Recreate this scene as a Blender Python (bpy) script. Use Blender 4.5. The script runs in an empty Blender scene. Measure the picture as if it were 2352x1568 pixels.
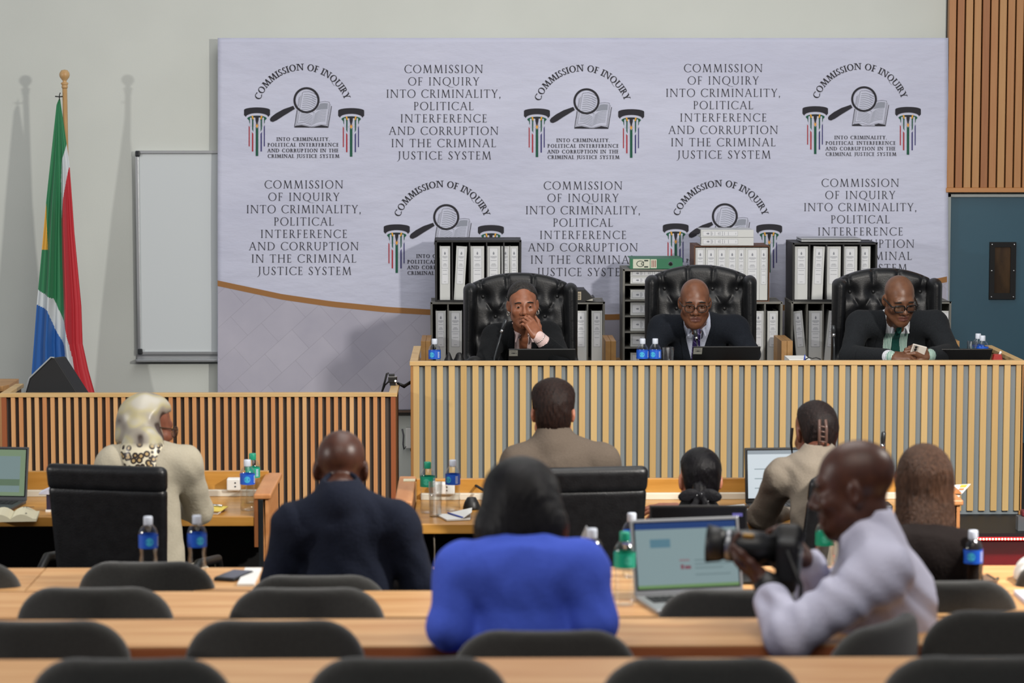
import bpy, bmesh, math, random
import numpy as np
from mathutils import Vector, Matrix, Euler
random.seed(7)
rng = np.random.RandomState(7)
SC = bpy.context.scene
COL = SC.collection
PI = math.pi
# ------------------------------------------------------------------ camera, world, lights, exposure
F = 6000.0                                   # focal length in pixels of the 2352 wide frame
CAMZ = 2.45
cd = bpy.data.cameras.new('camera'); cam = bpy.data.objects.new('camera', cd); COL.objects.link(cam)
cd.sensor_width = 36; cd.lens = F / 2352 * 36
cam.location = (0, 0, CAMZ)
cam.rotation_euler = (PI/2 - math.atan(544/F), 0, -math.atan(86/F))
cd.clip_end = 60
cd.dof.use_dof = True; cd.dof.focus_distance = 13.9; cd.dof.aperture_fstop = 3.8
SC.camera = cam
w = bpy.data.worlds.new('world'); SC.world = w; w.use_nodes = True
w.node_tree.nodes['Background'].inputs[0].default_value = (.80, .86, 1.0, 1)
w.node_tree.nodes['Background'].inputs[1].default_value = .27
def lamp(name, loc, target, size, power, color=(1, 1, 1), kind='AREA', size_y=None):
    l = bpy.data.lights.new(name, kind); l.energy = power; l.color = color
    if kind == 'AREA':
        l.size = size
        if size_y: l.shape = 'RECTANGLE'; l.size_y = size_y
    o = bpy.data.objects.new(name, l); COL.objects.link(o); o.location = loc
    o.rotation_euler = (Vector(target) - Vector(loc)).to_track_quat('-Z', 'Y').to_euler()
    return o
lamp('hall_light_right', (3.0, 7.6, 3.15), (-.6, 15, 1.6), .26, 290, (1, .95, .88))
lamp('hall_light_left', (-8.2, 7.2, 3.1), (.6, 15, 1.6), .28, 260, (1, .97, .93))
lamp('ceiling_panel_light', (.5, 10.3, 5.6), (.5, 11.3, 0), 3.0, 190, (1, .97, .93), size_y=6)
lamp('ceiling_rear_light', (0, 4.0, 5.6), (0, 8.5, .8), 5.0, 165, (1, .93, .84), size_y=3)
vs = SC.view_settings
vs.view_transform = 'Standard'; vs.look = 'None'; vs.gamma = 1; vs.use_curve_mapping = False
vs.exposure = 0.0
# ------------------------------------------------------------------ helpers
bpy.context.view_layer.update()
_M = Matrix.Translation(cam.location) @ cam.rotation_euler.to_matrix().to_4x4()
_R = _M.to_3x3()
def at(px, py, Y):
    """the point of the plane y = Y seen at pixel (px, py) of the 2352 x 1568 photograph"""
    d = _R @ Vector(((px - 1176)/F, (784 - py)/F, -1))
    t = Y / d.y
    return Vector((d.x*t, Y, CAMZ + d.z*t))
def px_scale(Y): return F / Y
def lin(c):
    if isinstance(c, str):
        c = [int(c[i:i+2], 16)/255 for i in (0, 2, 4)]
    return tuple(x/12.92 if x <= .04045 else ((x+.055)/1.055)**2.4 for x in c) + (1,)
MATS = {}
def mat(name, col, rough=.6, metal=0, noise=None, bump=None, spec=.5, emit=None, trans=0, ior=1.45, sheen=0, coat=0):
    """principled material; noise=(scale, second colour, (sx,sy,sz)), bump=(scale, strength, (sx,sy,sz))"""
    if name in MATS: return MATS[name]
    m = bpy.data.materials.new(name); m.use_nodes = True; MATS[name] = m
    nt = m.node_tree; b = nt.nodes['Principled BSDF']
    b.inputs['Base Color'].default_value = lin(col); b.inputs['Roughness'].default_value = rough
    b.inputs['Metallic'].default_value = metal; b.inputs['Specular IOR Level'].default_value = spec
    b.inputs['IOR'].default_value = ior
    if trans: b.inputs['Transmission Weight'].default_value = trans
    if sheen: b.inputs['Sheen Weight'].default_value = sheen
    if coat: b.inputs['Coat Weight'].default_value = coat; b.inputs['Coat Roughness'].default_value = .15
    if emit:
        b.inputs['Emission Color'].default_value = lin(emit[0]); b.inputs['Emission Strength'].default_value = emit[1]
    tc = nt.nodes.new('ShaderNodeTexCoord')
    def noi(scale, vec, detail=4):
        mp = nt.nodes.new('ShaderNodeMapping'); mp.inputs['Scale'].default_value = vec
        nt.links.new(tc.outputs['Object'], mp.inputs[0])
        n = nt.nodes.new('ShaderNodeTexNoise'); n.inputs['Scale'].default_value = scale; n.inputs['Detail'].default_value = detail
        nt.links.new(mp.outputs[0], n.inputs['Vector']); return n
    if noise:
        n = noi(noise[0], noise[2] if len(noise) > 2 else (1, 1, 1))
        r = nt.nodes.new('ShaderNodeValToRGB'); nt.links.new(n.outputs['Fac'], r.inputs[0])
        r.color_ramp.elements[0].position = .35; r.color_ramp.elements[1].position = .65
        r.color_ramp.elements[0].color = lin(col); r.color_ramp.elements[1].color = lin(noise[1])
        nt.links.new(r.outputs[0], b.inputs['Base Color'])
    if bump:
        n = noi(bump[0], bump[2] if len(bump) > 2 else (1, 1, 1))
        bp = nt.nodes.new('ShaderNodeBump'); bp.inputs['Strength'].default_value = bump[1]; bp.inputs['Distance'].default_value = bump[3] if len(bump) > 3 else .01
        nt.links.new(n.outputs['Fac'], bp.inputs['Height']); nt.links.new(bp.outputs[0], b.inputs['Normal'])
    return m
def slat_wood(name, cols, pitch, x0, axis=0, rough=.5):
    """timber whose tone changes from slat to slat, with fine grain along z"""
    if name in MATS: return MATS[name]
    m = mat(name, cols[0], rough); nt = m.node_tree; b = nt.nodes['Principled BSDF']
    tc = nt.nodes.new('ShaderNodeTexCoord'); sp = nt.nodes.new('ShaderNodeSeparateXYZ'); nt.links.new(tc.outputs['Object'], sp.inputs[0])
    def mth(op, a, v):
        n = nt.nodes.new('ShaderNodeMath'); n.operation = op; nt.links.new(a, n.inputs[0]); n.inputs[1].default_value = v; return n.outputs[0]
    k = mth('FLOOR', mth('DIVIDE', mth('SUBTRACT', sp.outputs[axis], x0), pitch), 0)
    wn = nt.nodes.new('ShaderNodeTexWhiteNoise'); wn.noise_dimensions = '1D'; nt.links.new(k, wn.inputs['W'])
    mp = nt.nodes.new('ShaderNodeMapping'); mp.inputs['Scale'].default_value = (60, 60, 2.5); nt.links.new(tc.outputs['Object'], mp.inputs[0])
    no = nt.nodes.new('ShaderNodeTexNoise'); no.inputs['Scale'].default_value = 1.6; no.inputs['Detail'].default_value = 5; nt.links.new(mp.outputs[0], no.inputs['Vector'])
    a = mth('MULTIPLY', wn.outputs['Value'], .7); c = mth('MULTIPLY', no.outputs['Fac'], .5)
    ad = nt.nodes.new('ShaderNodeMath'); nt.links.new(a, ad.inputs[0]); nt.links.new(c, ad.inputs[1])
    r = nt.nodes.new('ShaderNodeValToRGB'); nt.links.new(ad.outputs[0], r.inputs[0])
    e = r.color_ramp.elements; e[0].position = .15; e[0].color = lin(cols[0]); e[1].position = .95; e[1].color = lin(cols[-1])
    if len(cols) > 2:
        q = e.new(.55); q.color = lin(cols[1])
    nt.links.new(r.outputs[0], b.inputs['Base Color'])
    return m
def clear_mat(name, tint, gloss=.9):
    """thin clear plastic or glass: see-through face on, mirror-like at its edges"""
    if name in MATS: return MATS[name]
    m = bpy.data.materials.new(name); m.use_nodes = True; MATS[name] = m; nt = m.node_tree; nt.nodes.remove(nt.nodes['Principled BSDF'])
    t = nt.nodes.new('ShaderNodeBsdfTransparent'); t.inputs[0].default_value = tint + (1,)
    g = nt.nodes.new('ShaderNodeBsdfGlossy'); g.inputs['Roughness'].default_value = .12; g.inputs[0].default_value = (gloss, gloss, gloss, 1)
    lw = nt.nodes.new('ShaderNodeLayerWeight'); lw.inputs[0].default_value = .28; mu = nt.nodes.new('ShaderNodeMath'); mu.operation = 'MULTIPLY'; mu.inputs[1].default_value = .62; nt.links.new(lw.outputs['Facing'], mu.inputs[0])
    mx = nt.nodes.new('ShaderNodeMixShader'); nt.links.new(mu.outputs[0], mx.inputs[0]); nt.links.new(t.outputs[0], mx.inputs[1]); nt.links.new(g.outputs[0], mx.inputs[2])
    nt.links.new(mx.outputs[0], nt.nodes['Material Output'].inputs[0]); return m
class MB:
    """collects geometry; build() links it as one mesh object"""
    def __init__(s): s.v = []; s.f = []; s.m = []; s.sm = []
    def add(s, vs, fs, mi=0, sm=False):
        o = len(s.v); s.v += [tuple(v) for v in vs]
        for f in fs: s.f.append([i+o for i in f]); s.m.append(mi); s.sm.append(sm)
        return s
    def box(s, c, d, mi=0, R=None):
        x, y, z = d[0]/2, d[1]/2, d[2]/2
        vs = [Vector((sx*x, sy*y, sz*z)) for sz in (-1, 1) for sy in (-1, 1) for sx in (-1, 1)]
        if R is not None: vs = [R @ v for v in vs]
        vs = [v + Vector(c) for v in vs]
        return s.add(vs, [(0, 2, 3, 1), (4, 5, 7, 6), (0, 1, 5, 4), (2, 6, 7, 3), (0, 4, 6, 2), (1, 3, 7, 5)], mi)
    def box2(s, a, b, mi=0):
        return s.box([(a[i]+b[i])/2 for i in range(3)], [abs(b[i]-a[i]) for i in range(3)], mi)
    def tube(s, pts, r, n=8, mi=0, cap=True):
        pts = [Vector(p) for p in pts]; rs = r if isinstance(r, (list, tuple)) else [r]*len(pts)
        vs = []; fs = []; up = None
        for i, p in enumerate(pts):
            t = (pts[min(i+1, len(pts)-1)] - pts[max(i-1, 0)]).normalized()
            if up is None: up = Vector((0, 0, 1)) if abs(t.z) < .9 else Vector((1, 0, 0))
            a = t.cross(up).normalized(); bb = a.cross(t).normalized(); up = bb
            for k in range(n):
                g = 2*PI*k/n; vs.append(p + (a*math.cos(g) + bb*math.sin(g))*rs[i])
        for i in range(len(pts)-1):
            for k in range(n): fs.append((i*n+k, i*n+(k+1) % n, (i+1)*n+(k+1) % n, (i+1)*n+k))
        if cap: fs.append(tuple(range(n))[::-1]); fs.append(tuple((len(pts)-1)*n+k for k in range(n)))
        return s.add(vs, fs, mi, True)
    def lathe(s, prof, c=(0, 0, 0), n=20, mi=0, R=None, cap=True):
        vs = []; fs = []
        for r, z in prof:
            for k in range(n):
                v = Vector((r*math.cos(2*PI*k/n), r*math.sin(2*PI*k/n), z))
                if R is not None: v = R @ v
                vs.append(v + Vector(c))
        for i in range(len(prof)-1):
            for k in range(n): fs.append((i*n+k, i*n+(k+1) % n, (i+1)*n+(k+1) % n, (i+1)*n+k))
        if cap: fs.append(tuple(range(n))[::-1]); fs.append(tuple((len(prof)-1)*n+k for k in range(n)))
        return s.add(vs, fs, mi, True)
    def ball(s, c, r, mi=0, n=12):
        r = (r, r, r) if not isinstance(r, (list, tuple)) else r
        vs = []; fs = []; h = n//2+1
        for i in range(h):
            t = PI*i/(h-1)
            for k in range(n): vs.append((c[0]+r[0]*math.sin(t)*math.cos(2*PI*k/n), c[1]+r[1]*math.sin(t)*math.sin(2*PI*k/n), c[2]-r[2]*math.cos(t)))
        for i in range(h-1):
            for k in range(n): fs.append((i*n+k, i*n+(k+1) % n, (i+1)*n+(k+1) % n, (i+1)*n+k))
        return s.add(vs, fs, mi, True)
    def prism(s, poly, d, mi=0):
        """polygon of 3-D points swept by the vector d"""
        n = len(poly); vs = [Vector(p) for p in poly] + [Vector(p)+Vector(d) for p in poly]
        return s.add(vs, [tuple(range(n))[::-1], tuple(range(n, 2*n))] + [(i, (i+1) % n, n+(i+1) % n, n+i) for i in range(n)], mi)
    def build(s, name, m, parent=None, bevel=0, loc=None, fix=True):
        me = bpy.data.meshes.new(name); me.from_pydata(s.v, [], s.f)
        for q in (m if isinstance(m, (list, tuple)) else [m]): me.materials.append(q)
        me.polygons.foreach_set('material_index', s.m); me.polygons.foreach_set('use_smooth', s.sm)
        if fix:
            bm = bmesh.new(); bm.from_mesh(me); bmesh.ops.remove_doubles(bm, verts=bm.verts, dist=1e-6); bmesh.ops.recalc_face_normals(bm, faces=bm.faces); bm.to_mesh(me); bm.free()
        o = bpy.data.objects.new(name, me); COL.objects.link(o)
        if parent is not None: o.parent = parent
        if loc is not None: o.location = loc
        if bevel:
            q = o.modifiers.new('bevel', 'BEVEL'); q.width = bevel; q.segments = 2; q.limit_method = 'ANGLE'; q.angle_limit = .6
        return o
def tag(o, label, cat, group=None):
    o['label'] = label; o['category'] = cat
    if group: o['group'] = group
    return o
def thing(name, label, cat, loc=(0, 0, 0), rotz=0, group=None):
    o = bpy.data.objects.new(name, None); COL.objects.link(o); o.empty_display_size = .1
    o.location = loc; o.rotation_euler = (0, 0, rotz)
    return tag(o, label, cat, group)
def struct(o): o['kind'] = 'structure'; return o
def kids(o): return [c for c in SC.objects if c.parent == o]
def copy_thing(o, loc, rotz, label, group=None, swap=None):
    """a copy of a thing, its parts and their sub-parts; swap maps materials"""
    def cp(a, par):
        c = a.copy(); COL.objects.link(c); c.parent = par
        if swap and c.type == 'MESH':
            for i, sl in enumerate(c.material_slots):
                if sl.material and sl.material.name in swap:
                    q = swap[sl.material.name]; sl.link = 'OBJECT'; sl.material = q
        for ch in kids(a): cp(ch, c)
        return c
    r = cp(o, None); r.location = loc; r.rotation_euler = (0, 0, rotz); r['label'] = label
    if group: r['group'] = group
    return r
# ---- signed distance modelling: arrays on a grid, smooth unions, surface nets
class Grid:
    def __init__(s, lo, hi, h):
        s.h = h; s.lo = np.array(lo, float) - 2*h
        n = np.ceil((np.array(hi, float) + 2*h - s.lo)/h).astype(int) + 1
        ax = [(s.lo[i] + h*np.arange(n[i])).astype(np.float32) for i in range(3)]
        s.X, s.Y, s.Z = np.meshgrid(*ax, indexing='ij'); s.F = np.full(s.X.shape, 9., np.float32)
    def xf(s, c, R=None):
        x, y, z = s.X-c[0], s.Y-c[1], s.Z-c[2]
        if R is None: return x, y, z
        return tuple(R[0][i]*x + R[1][i]*y + R[2][i]*z for i in range(3))      # into the frame whose columns are R's axes
    def ell(s, c, r, R=None):
        x, y, z = s.xf(c, R)
        k0 = np.sqrt((x/r[0])**2 + (y/r[1])**2 + (z/r[2])**2); k1 = np.sqrt((x/r[0]**2)**2 + (y/r[1]**2)**2 + (z/r[2]**2)**2) + 1e-6
        return k0*(k0-1)/k1
    def cone(s, a, b, ra, rb, fwd=None, flat=1):
        """capsule with two radii, squashed along fwd by the factor flat"""
        a = np.array(a, float); b = np.array(b, float); d = b-a; L2 = max(d.dot(d), 1e-9)
        x, y, z = s.X-a[0], s.Y-a[1], s.Z-a[2]
        t = np.clip((x*d[0]+y*d[1]+z*d[2])/L2, 0, 1)
        x, y, z = x-t*d[0], y-t*d[1], z-t*d[2]
        q = x*x+y*y+z*z
        if fwd is not None:
            f = np.array(fwd, float); f /= np.linalg.norm(f); g = x*f[0]+y*f[1]+z*f[2]
            q = q + g*g*(1/flat**2-1)
        return np.sqrt(q) - (ra + (rb-ra)*t)
    def rbox(s, c, hsz, r, R=None):
        x, y, z = s.xf(c, R)
        qx, qy, qz = np.abs(x)-hsz[0]+r, np.abs(y)-hsz[1]+r, np.abs(z)-hsz[2]+r
        return np.sqrt(np.maximum(qx, 0)**2+np.maximum(qy, 0)**2+np.maximum(qz, 0)**2) + np.minimum(np.maximum(qx, np.maximum(qy, qz)), 0) - r
    def u(s, d, k=.02): s.F = smin(s.F, d, k); return s
    def cut(s, d, k=.005): s.F = -smin(-s.F, d, k); return s
def smin(a, b, k):
    if k <= 0: return np.minimum(a, b)
    h = np.maximum(k-np.abs(a-b), 0)/k
    return np.minimum(a, b) - h*h*k*.25
def smax(a, b, k): return -smin(-a, -b, k)
def nets(g):
    """surface nets of the grid's zero level: vertices, quads"""
    Fv = g.F; S = Fv < 0; n = np.array(Fv.shape)
    cnt = np.zeros(n-1, np.int8)
    for i in (0, 1):
        for j in (0, 1):
            for k in (0, 1): cnt += S[i:n[0]-1+i, j:n[1]-1+j, k:n[2]-1+k]
    A = (cnt > 0) & (cnt < 8); I = np.nonzero(A); idx = np.full(n-1, -1, np.int64); idx[I] = np.arange(len(I[0]))
    P = np.zeros((len(I[0]), 3)); W = np.zeros(len(I[0])); B = np.stack(I, 1)
    cor = [(i, j, k) for i in (0, 1) for j in (0, 1) for k in (0, 1)]
    for a in cor:
        for ax in range(3):
            if a[ax]: continue
            b = list(a); b[ax] = 1
            fa = Fv[I[0]+a[0], I[1]+a[1], I[2]+a[2]]; fb = Fv[I[0]+b[0], I[1]+b[1], I[2]+b[2]]
            c = (fa < 0) != (fb < 0); t = np.where(c, fa/np.where(c, fa-fb, 1), 0)
            p = np.array(a, float)[None]+0*P; p[:, ax] = t; P += p*c[:, None]; W += c
    V = (B + P/W[:, None])*g.h + g.lo
    Q = []
    for ax in range(3):
        o1, o2 = (ax+1) % 3, (ax+2) % 3
        sl0 = [slice(None)]*3; sl1 = [slice(None)]*3; sl0[ax] = slice(0, n[ax]-1); sl1[ax] = slice(1, n[ax])
        a, b = S[tuple(sl0)], S[tuple(sl1)]; E = np.stack(np.nonzero(a != b), 1)
        ok = (E[:, o1] > 0) & (E[:, o2] > 0) & (E[:, o1] < n[o1]-1) & (E[:, o2] < n[o2]-1); E = E[ok]
        sg = a[E[:, 0], E[:, 1], E[:, 2]]
        def cell(d1, d2):
            e = E.copy(); e[:, o1] -= d1; e[:, o2] -= d2; return idx[e[:, 0], e[:, 1], e[:, 2]]
        q = np.stack([cell(1, 1), cell(0, 1), cell(0, 0), cell(1, 0)], 1)
        q[~sg] = q[~sg][:, ::-1]; Q.append(q)
    return V, np.concatenate(Q)
def mesh_of(parts, name, mats, parent=None, origin=(0, 0, 0), matfn=None, R=None, smooth=True):
    """parts = [(verts, quads)...] joined into ONE mesh object whose origin is at `origin`"""
    vs = []; fs = []; o = 0
    for V, Q in parts: vs.append(V); fs.append(Q+o); o += len(V)
    V = np.concatenate(vs) - np.array(origin); Q = np.concatenate(fs)
    me = bpy.data.meshes.new(name)
    me.vertices.add(len(V)); me.vertices.foreach_set('co', V.astype(np.float32).ravel())
    me.loops.add(Q.size); me.loops.foreach_set('vertex_index', Q.astype(np.int32).ravel())
    me.polygons.add(len(Q)); me.polygons.foreach_set('loop_start', np.arange(0, Q.size, 4, dtype=np.int32))
    for q in (mats if isinstance(mats, (list, tuple)) else [mats]): me.materials.append(q)
    me.update(calc_edges=True); me.validate()
    me.polygons.foreach_set('use_smooth', np.ones(len(me.polygons), bool) if smooth else np.zeros(len(me.polygons), bool))
    if matfn is not None:
        C = V[Q].mean(1) + np.array(origin); mi = matfn(C).astype(np.int32)
        if len(mi) == len(me.polygons): me.polygons.foreach_set('material_index', mi)
    ob = bpy.data.objects.new(name, me); COL.objects.link(ob)
    if parent is not None: ob.parent = parent
    return ob
# ------------------------------------------------------------------ materials
M_wall = mat('wall_paint', 'c6cac4', .85, noise=(1.3, 'c0c4be'), bump=(90, .05))
M_carpet = mat('dark_carpet', '1c1c20', .95, noise=(60, '232228'), bump=(300, .3))
M_black = mat('black_plastic', '141414', .45)
M_matt = mat('matt_black', '0c0c0d', .8)
M_white = mat('white_plastic', 'd8d8d4', .45)
M_alu = mat('aluminium', 'b9bcbe', .35, .9)
M_chrome = mat('chrome', 'c8c8c8', .15, 1)
M_steel = mat('dark_steel', '2c3033', .4, .6)
M_paper = mat('white_paper', 'dcdcd8', .8)
M_cream = mat('cream_paper', 'd9d2b4', .8)
M_ink = mat('print_ink', '3a3a3e', .8)
def wood(name, c1, c2, rough=.45, vec=(2, 14, 14), sc=1.5, coat=0):
    return mat(name, c1, rough, noise=(sc, c2, vec), bump=(30, .03, vec), coat=coat)
M_cap = wood('pale_oak_cap', 'cdae7a', 'c4a06a')
M_timber = wood('timber_block', 'b58a54', 'a87c48', vec=(10, 2, 14))
M_desk = wood('desk_veneer', 'd2a570', 'bd8854', .42, (1.2, 16, 16), 1.6)
M_dedge = wood('desk_edge', 'a5623c', '8f4f2e', .5, (1.5, 10, 10))
M_desk2 = wood('honey_desk', 'bd8a42', 'a97630', .35, (1.5, 14, 14), 1.6, .2)
M_arm = wood('arm_rail_wood', 'c58a58', 'b57846', .45, (14, 2, 14))
M_panel = mat('bench_slats', 'caa66c', .5)
# ------------------------------------------------------------------ the setting
YW = 16.1
o = struct(MB().box2((-7, YW, -.3), (7, YW+.2, 5.9)).build('wall_back', M_wall))
fl = struct(MB().box2((-7, 8.98, -.2), (7, YW, 0)).build('floor', M_carpet))
for y0, y1, z in ((8.0, 8.98, .14), (7.05, 8.0, .25), (6.1, 7.05, .35), (-1.5, 6.1, .43)):
    struct(MB().box2((-7, y0, -.2), (7, y1, z)).build('floor', M_carpet))
XL = at(936, 1180, 13.2).x
M_riser = mat('step_riser', '161214', .6)
M_red = mat('step_carpet_red_glow', '8a1a1c', .9, bump=(200, .3))  # red glow of the light strip is put into the step's base colour
struct(MB().box2((XL, 12.62, 0), (6.9, YW, .36)).build('floor_platform', mat('platform_top', '121215', .55)))
struct(MB().box2((XL, 12.28, 0), (6.9, 12.62, .20)).build('floor_step', M_red))
# teal door and slatted wall panel on the right
M_teal = mat('teal_door_paint', '20495a', .5, noise=(2.2, '1e4556'), bump=(40, .03))
d0 = at(2183, 452, 16.04); d1 = at(2520, 452, 16.04)
door = struct(MB().box2((d0.x, 16.04, .0), (d1.x, 16.1, d0.z)).build('door_1', M_teal))
fr = MB(); fx = at(2177, 452, 16.02).x; fz = at(2200, 446, 16.02).z
fr.box2((fx, 16.02, 0), (d0.x, 16.1, fz)).box2((fx, 16.02, d0.z), (d1.x, 16.1, fz)); fr.build('door_frame', mat('grey_metal_frame', '8f9492', .5, .3), door)
a, b = at(2274, 556, 16.02), at(2332, 687, 16.02); c, e = at(2285, 567, 16.02), at(2320, 673, 16.02)
vp = MB()
for p, q in (((a.x, b.z), (c.x, a.z)), ((e.x, b.z), (b.x, a.z)), ((c.x, c.z), (e.x, a.z)), ((c.x, b.z), (e.x, e.z))): vp.box2((p[0], 16.015, p[1]), (q[0], 16.045, q[1]))
vp = vp.build('vision_panel_frame', M_matt, door)
MB().box2((c.x, 16.03, e.z), (e.x, 16.042, c.z)).build('vision_glass', mat('smoked_glass', '4a3826', .12, noise=(5, '33281e', (3, 1, 1))), vp)
bl = MB()
for fxx in (.08, .92):
    for fz_ in (.04, .5, .96): bl.ball((a.x+(b.x-a.x)*fxx, 16.014, b.z+(a.z-b.z)*fz_), (.006, .004, .006), n=8)
bl.build('bolts', M_chrome, vp)
XR0, XR1 = at(2178, 200, 15.98).x, at(2178+22*19.3, 200, 15.98).x
pt = (XR1-XR0)/22; zb = at(2200, 431, 15.98).z
tp = thing('timber_slat_panel', 'tall panel of orange brown timber slats above the teal door', 'wall panel', (XR0, 15.98, zb))
M_slatR = slat_wood('wall_slat_timber', ['8e5830', 'a26c3e', 'b08452'], pt, 0)
MB().box2((0, .06, 0), (XR1-XR0, .1, 3.0)).build('backing', M_matt, tp)
sl = MB()
for i in range(22): sl.box2((i*pt+.0005, 0, 0), (i*pt+pt*.83, .06, 3.0))
sl.build('slats', M_slatR, tp, .002)
MB().box2((-.004, -.01, -.028), (XR1-XR0, .1, 0)).build('bottom_rail', mat('wall_rail_timber', 'b07a48', .5), tp, .002)
# ------------------------------------------------------------------ serif lettering
def ring(cx, cy, rx, ry, tx, ty, a0, a1, n=26):
    o_ = []; i_ = []
    for k in range(n+1):
        a_ = math.radians(a0+(a1-a0)*k/n); c_, s_ = math.cos(a_), math.sin(a_)
        o_.append((cx+rx*c_, cy+ry*s_)); i_.append((cx+(rx-tx)*c_, cy+(ry-ty)*s_))
    return [[o_[k], o_[k+1], i_[k+1], i_[k]] for k in range(n)]
def bar(x0, y0, x1, y1, w): return [[(x0-w/2, y0), (x0+w/2, y0), (x1+w/2, y1), (x1-w/2, y1)]]
def serif(x, y, w, t): return [[(x-w/2, y), (x+w/2, y), (x+w/2, y+t), (x-w/2, y+t)]]
def hbar(x0, x1, y, t, up=0, dn=0):
    q = [[(x0, y), (x1, y), (x1, y+t), (x0, y+t)]]
    if up: q += [[(x1-.045, y), (x1, y), (x1+.02, y+up), (x1-.01, y+up)]]
    if dn: q += [[(x1-.045, y+t), (x1, y+t), (x1+.02, y+t-dn), (x1-.01, y+t-dn)]]
    return q
def glyph(ch, T, t):
    """flat polygons of one roman capital, cap height 1, and its width"""
    S = T*2.2; q = []
    def stem(x, y0=0, y1=1, w=T, s=(1, 1)):
        g = bar(x, y0, x, y1, w)
        if s[0]: g += serif(x, y0, S, t)
        if s[1]: g += serif(x, y1-t, S, t)
        return g
    if ch == 'I': return stem(.15), .30
    if ch == 'O' or ch == 'Q':
        q = ring(.5, .5, .5, .52, T*1.05, t, 0, 360, 36)
        if ch == 'Q': q += [[(.45, .04), (.58, .03), (.95, -.2), (.85, -.2)], [(.85, -.2), (.95, -.2), (1.35, -.24), (1.25, -.27)], [(1.25, -.27), (1.35, -.24), (1.55, -.17), (1.53, -.19)]]
        return q, 1.0
    if ch == 'C': return ring(.5, .5, .5, .52, T*1.05, t, 47, 313, 30) + bar(.845, .80, .86, .97, t) + bar(.86, .05, .86, .17, t), .86
    if ch == 'S':
        q = ring(.27, .745, .23, .27, T*.9, t, 35, 200, 14) + ring(.25, .255, .25, .27, T*.9, t, -160, 20, 14)
        q += [[(.05, .66), (.14, .72), (.5, .34), (.41, .26)], [(.035, .72), (.13, .74), (.14, .72), (.05, .66)], [(.40, .26), (.5, .34), (.5, .25), (.41, .24)]]
        q += bar(.45, .78, .455, .95, t) + bar(.02, .06, .025, .24, t)
        return q, .52
    if ch == 'M':
        return bar(.13, 0, .2, 1, t*1.3)+serif(.12, 0, S*.9, t)+[[(.15, 1), (.15+T*1.1, 1), (.55+t, .06), (.52-t*.3, 0)]]+[[(.52-t*.4, 0), (.52+t*.9, 0), (.9, 1), (.9-t*1.2, 1)]]+bar(.99, 0, .89, 1, T)+serif(.99, 0, S, t)+serif(.15, 1-t, S*.5, t)+serif(.92, 1-t, S*.4, t), 1.12
    if ch == 'N': return stem(.12, w=t*1.3)+stem(.86, w=t*1.3, s=(0, 1))+[[(.08, 1), (.08+T*1.3, 1), (.86+t*.7, 0), (.86-t*.7-.02, 0)]], .98
    if ch == 'T': return stem(.37, s=(1, 0))+hbar(0, .74, 1-t, t)+[[(0, 1-t), (.04, 1-t), (.01, .82), (-.02, .82)], [(.70, 1-t), (.74, 1-t), (.76, .82), (.73, .82)]], .74
    if ch == 'L': return stem(.14)+hbar(.14, .56, 0, t, up=.18), .58
    if ch == 'E': return stem(.14)+hbar(.14, .52, 0, t, up=.17)+hbar(.14, .50, 1-t, t, dn=.15)+hbar(.14, .42, .5, t)+bar(.42, .42, .42, .62, t*.8), .55
    if ch == 'F': return stem(.14)+hbar(.14, .52, 1-t, t, dn=.16)+hbar(.14, .42, .48, t)+bar(.42, .4, .42, .6, t*.8), .54
    if ch == 'H': return stem(.14)+stem(.78)+hbar(.14, .78, .5, t), .92
    if ch == 'J': return bar(.2, .1, .2, 1, T)+serif(.2, 1-t, S, t)+[[(.2-T/2, .1), (.2+T/2, .1), (.1, -.16), (.05, -.14)], [(.1, -.16), (.05, -.14), (-.12, -.23), (-.1, -.26)]], .36
    if ch == 'U': return bar(.12, .35, .12, 1, T)+serif(.12, 1-t, S, t)+bar(.74, .35, .74, 1, t*1.4)+serif(.74, 1-t, S*.9, t)+ring(.425, .36, .305+T/2, .38, T*.85, t*1.2, 180, 360, 18), .86
    if ch == 'A': return bar(.07, 0, .42, 1, t*1.3)+bar(.78, 0, .44, 1, T)+serif(.07, 0, S*.9, t)+serif(.79, 0, S, t)+hbar(.2, .64, .36, t), .86
    if ch == 'D': return stem(.14)+ring(.36, .5, .54, .5, T*1.05, t, -90, 90, 20)+hbar(.14, .37, 0, t)+hbar(.14, .37, 1-t, t), .92
    if ch in 'PR':
        q = stem(.14)+ring(.3, .735, .26, .265, T*.9, t, -90, 90, 16)+hbar(.14, .31, 1-t, t)+hbar(.14, .31, .47, t)
        if ch == 'R': return q+[[(.27, .49), (.27+T*1.15, .49), (.70, .03), (.60, .0)], [(.60, 0), (.70, .03), (.84, .0), (.8, -.03)]], .72
        return q, .58
    if ch == 'Y': return bar(.37, 0, .37, .47, T)+serif(.37, 0, S, t)+[[(.03, 1), (.03+T*1.15, 1), (.37+T/2, .46), (.37-T/2, .46)], [(.68-t, 1), (.68+t*.4, 1), (.37+T/2, .46), (.37+T/2-t*1.4, .46)]]+serif(.08, 1-t, S*.9, t)+serif(.67, 1-t, S*.7, t), .74
    if ch == ',': return [[(.05, .1), (.16, .1), (.10, -.16), (.05, -.16)]]+ring(.1, .06, .065, .065, .065, .065, 0, 360, 10), .22
    return [], .34
def text_layout(s, T, t, W):
    """glyph polygons of a line, letters spaced to fill the width W (in cap heights)"""
    gs = [glyph(c, T, t) for c in s]; tot = sum(g[1] for g in gs); gap = (W-tot)/(len(s)-1)
    x = 0; out = []
    for g in gs: out.append((x, g)); x += g[1]+gap
    return out
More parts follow.
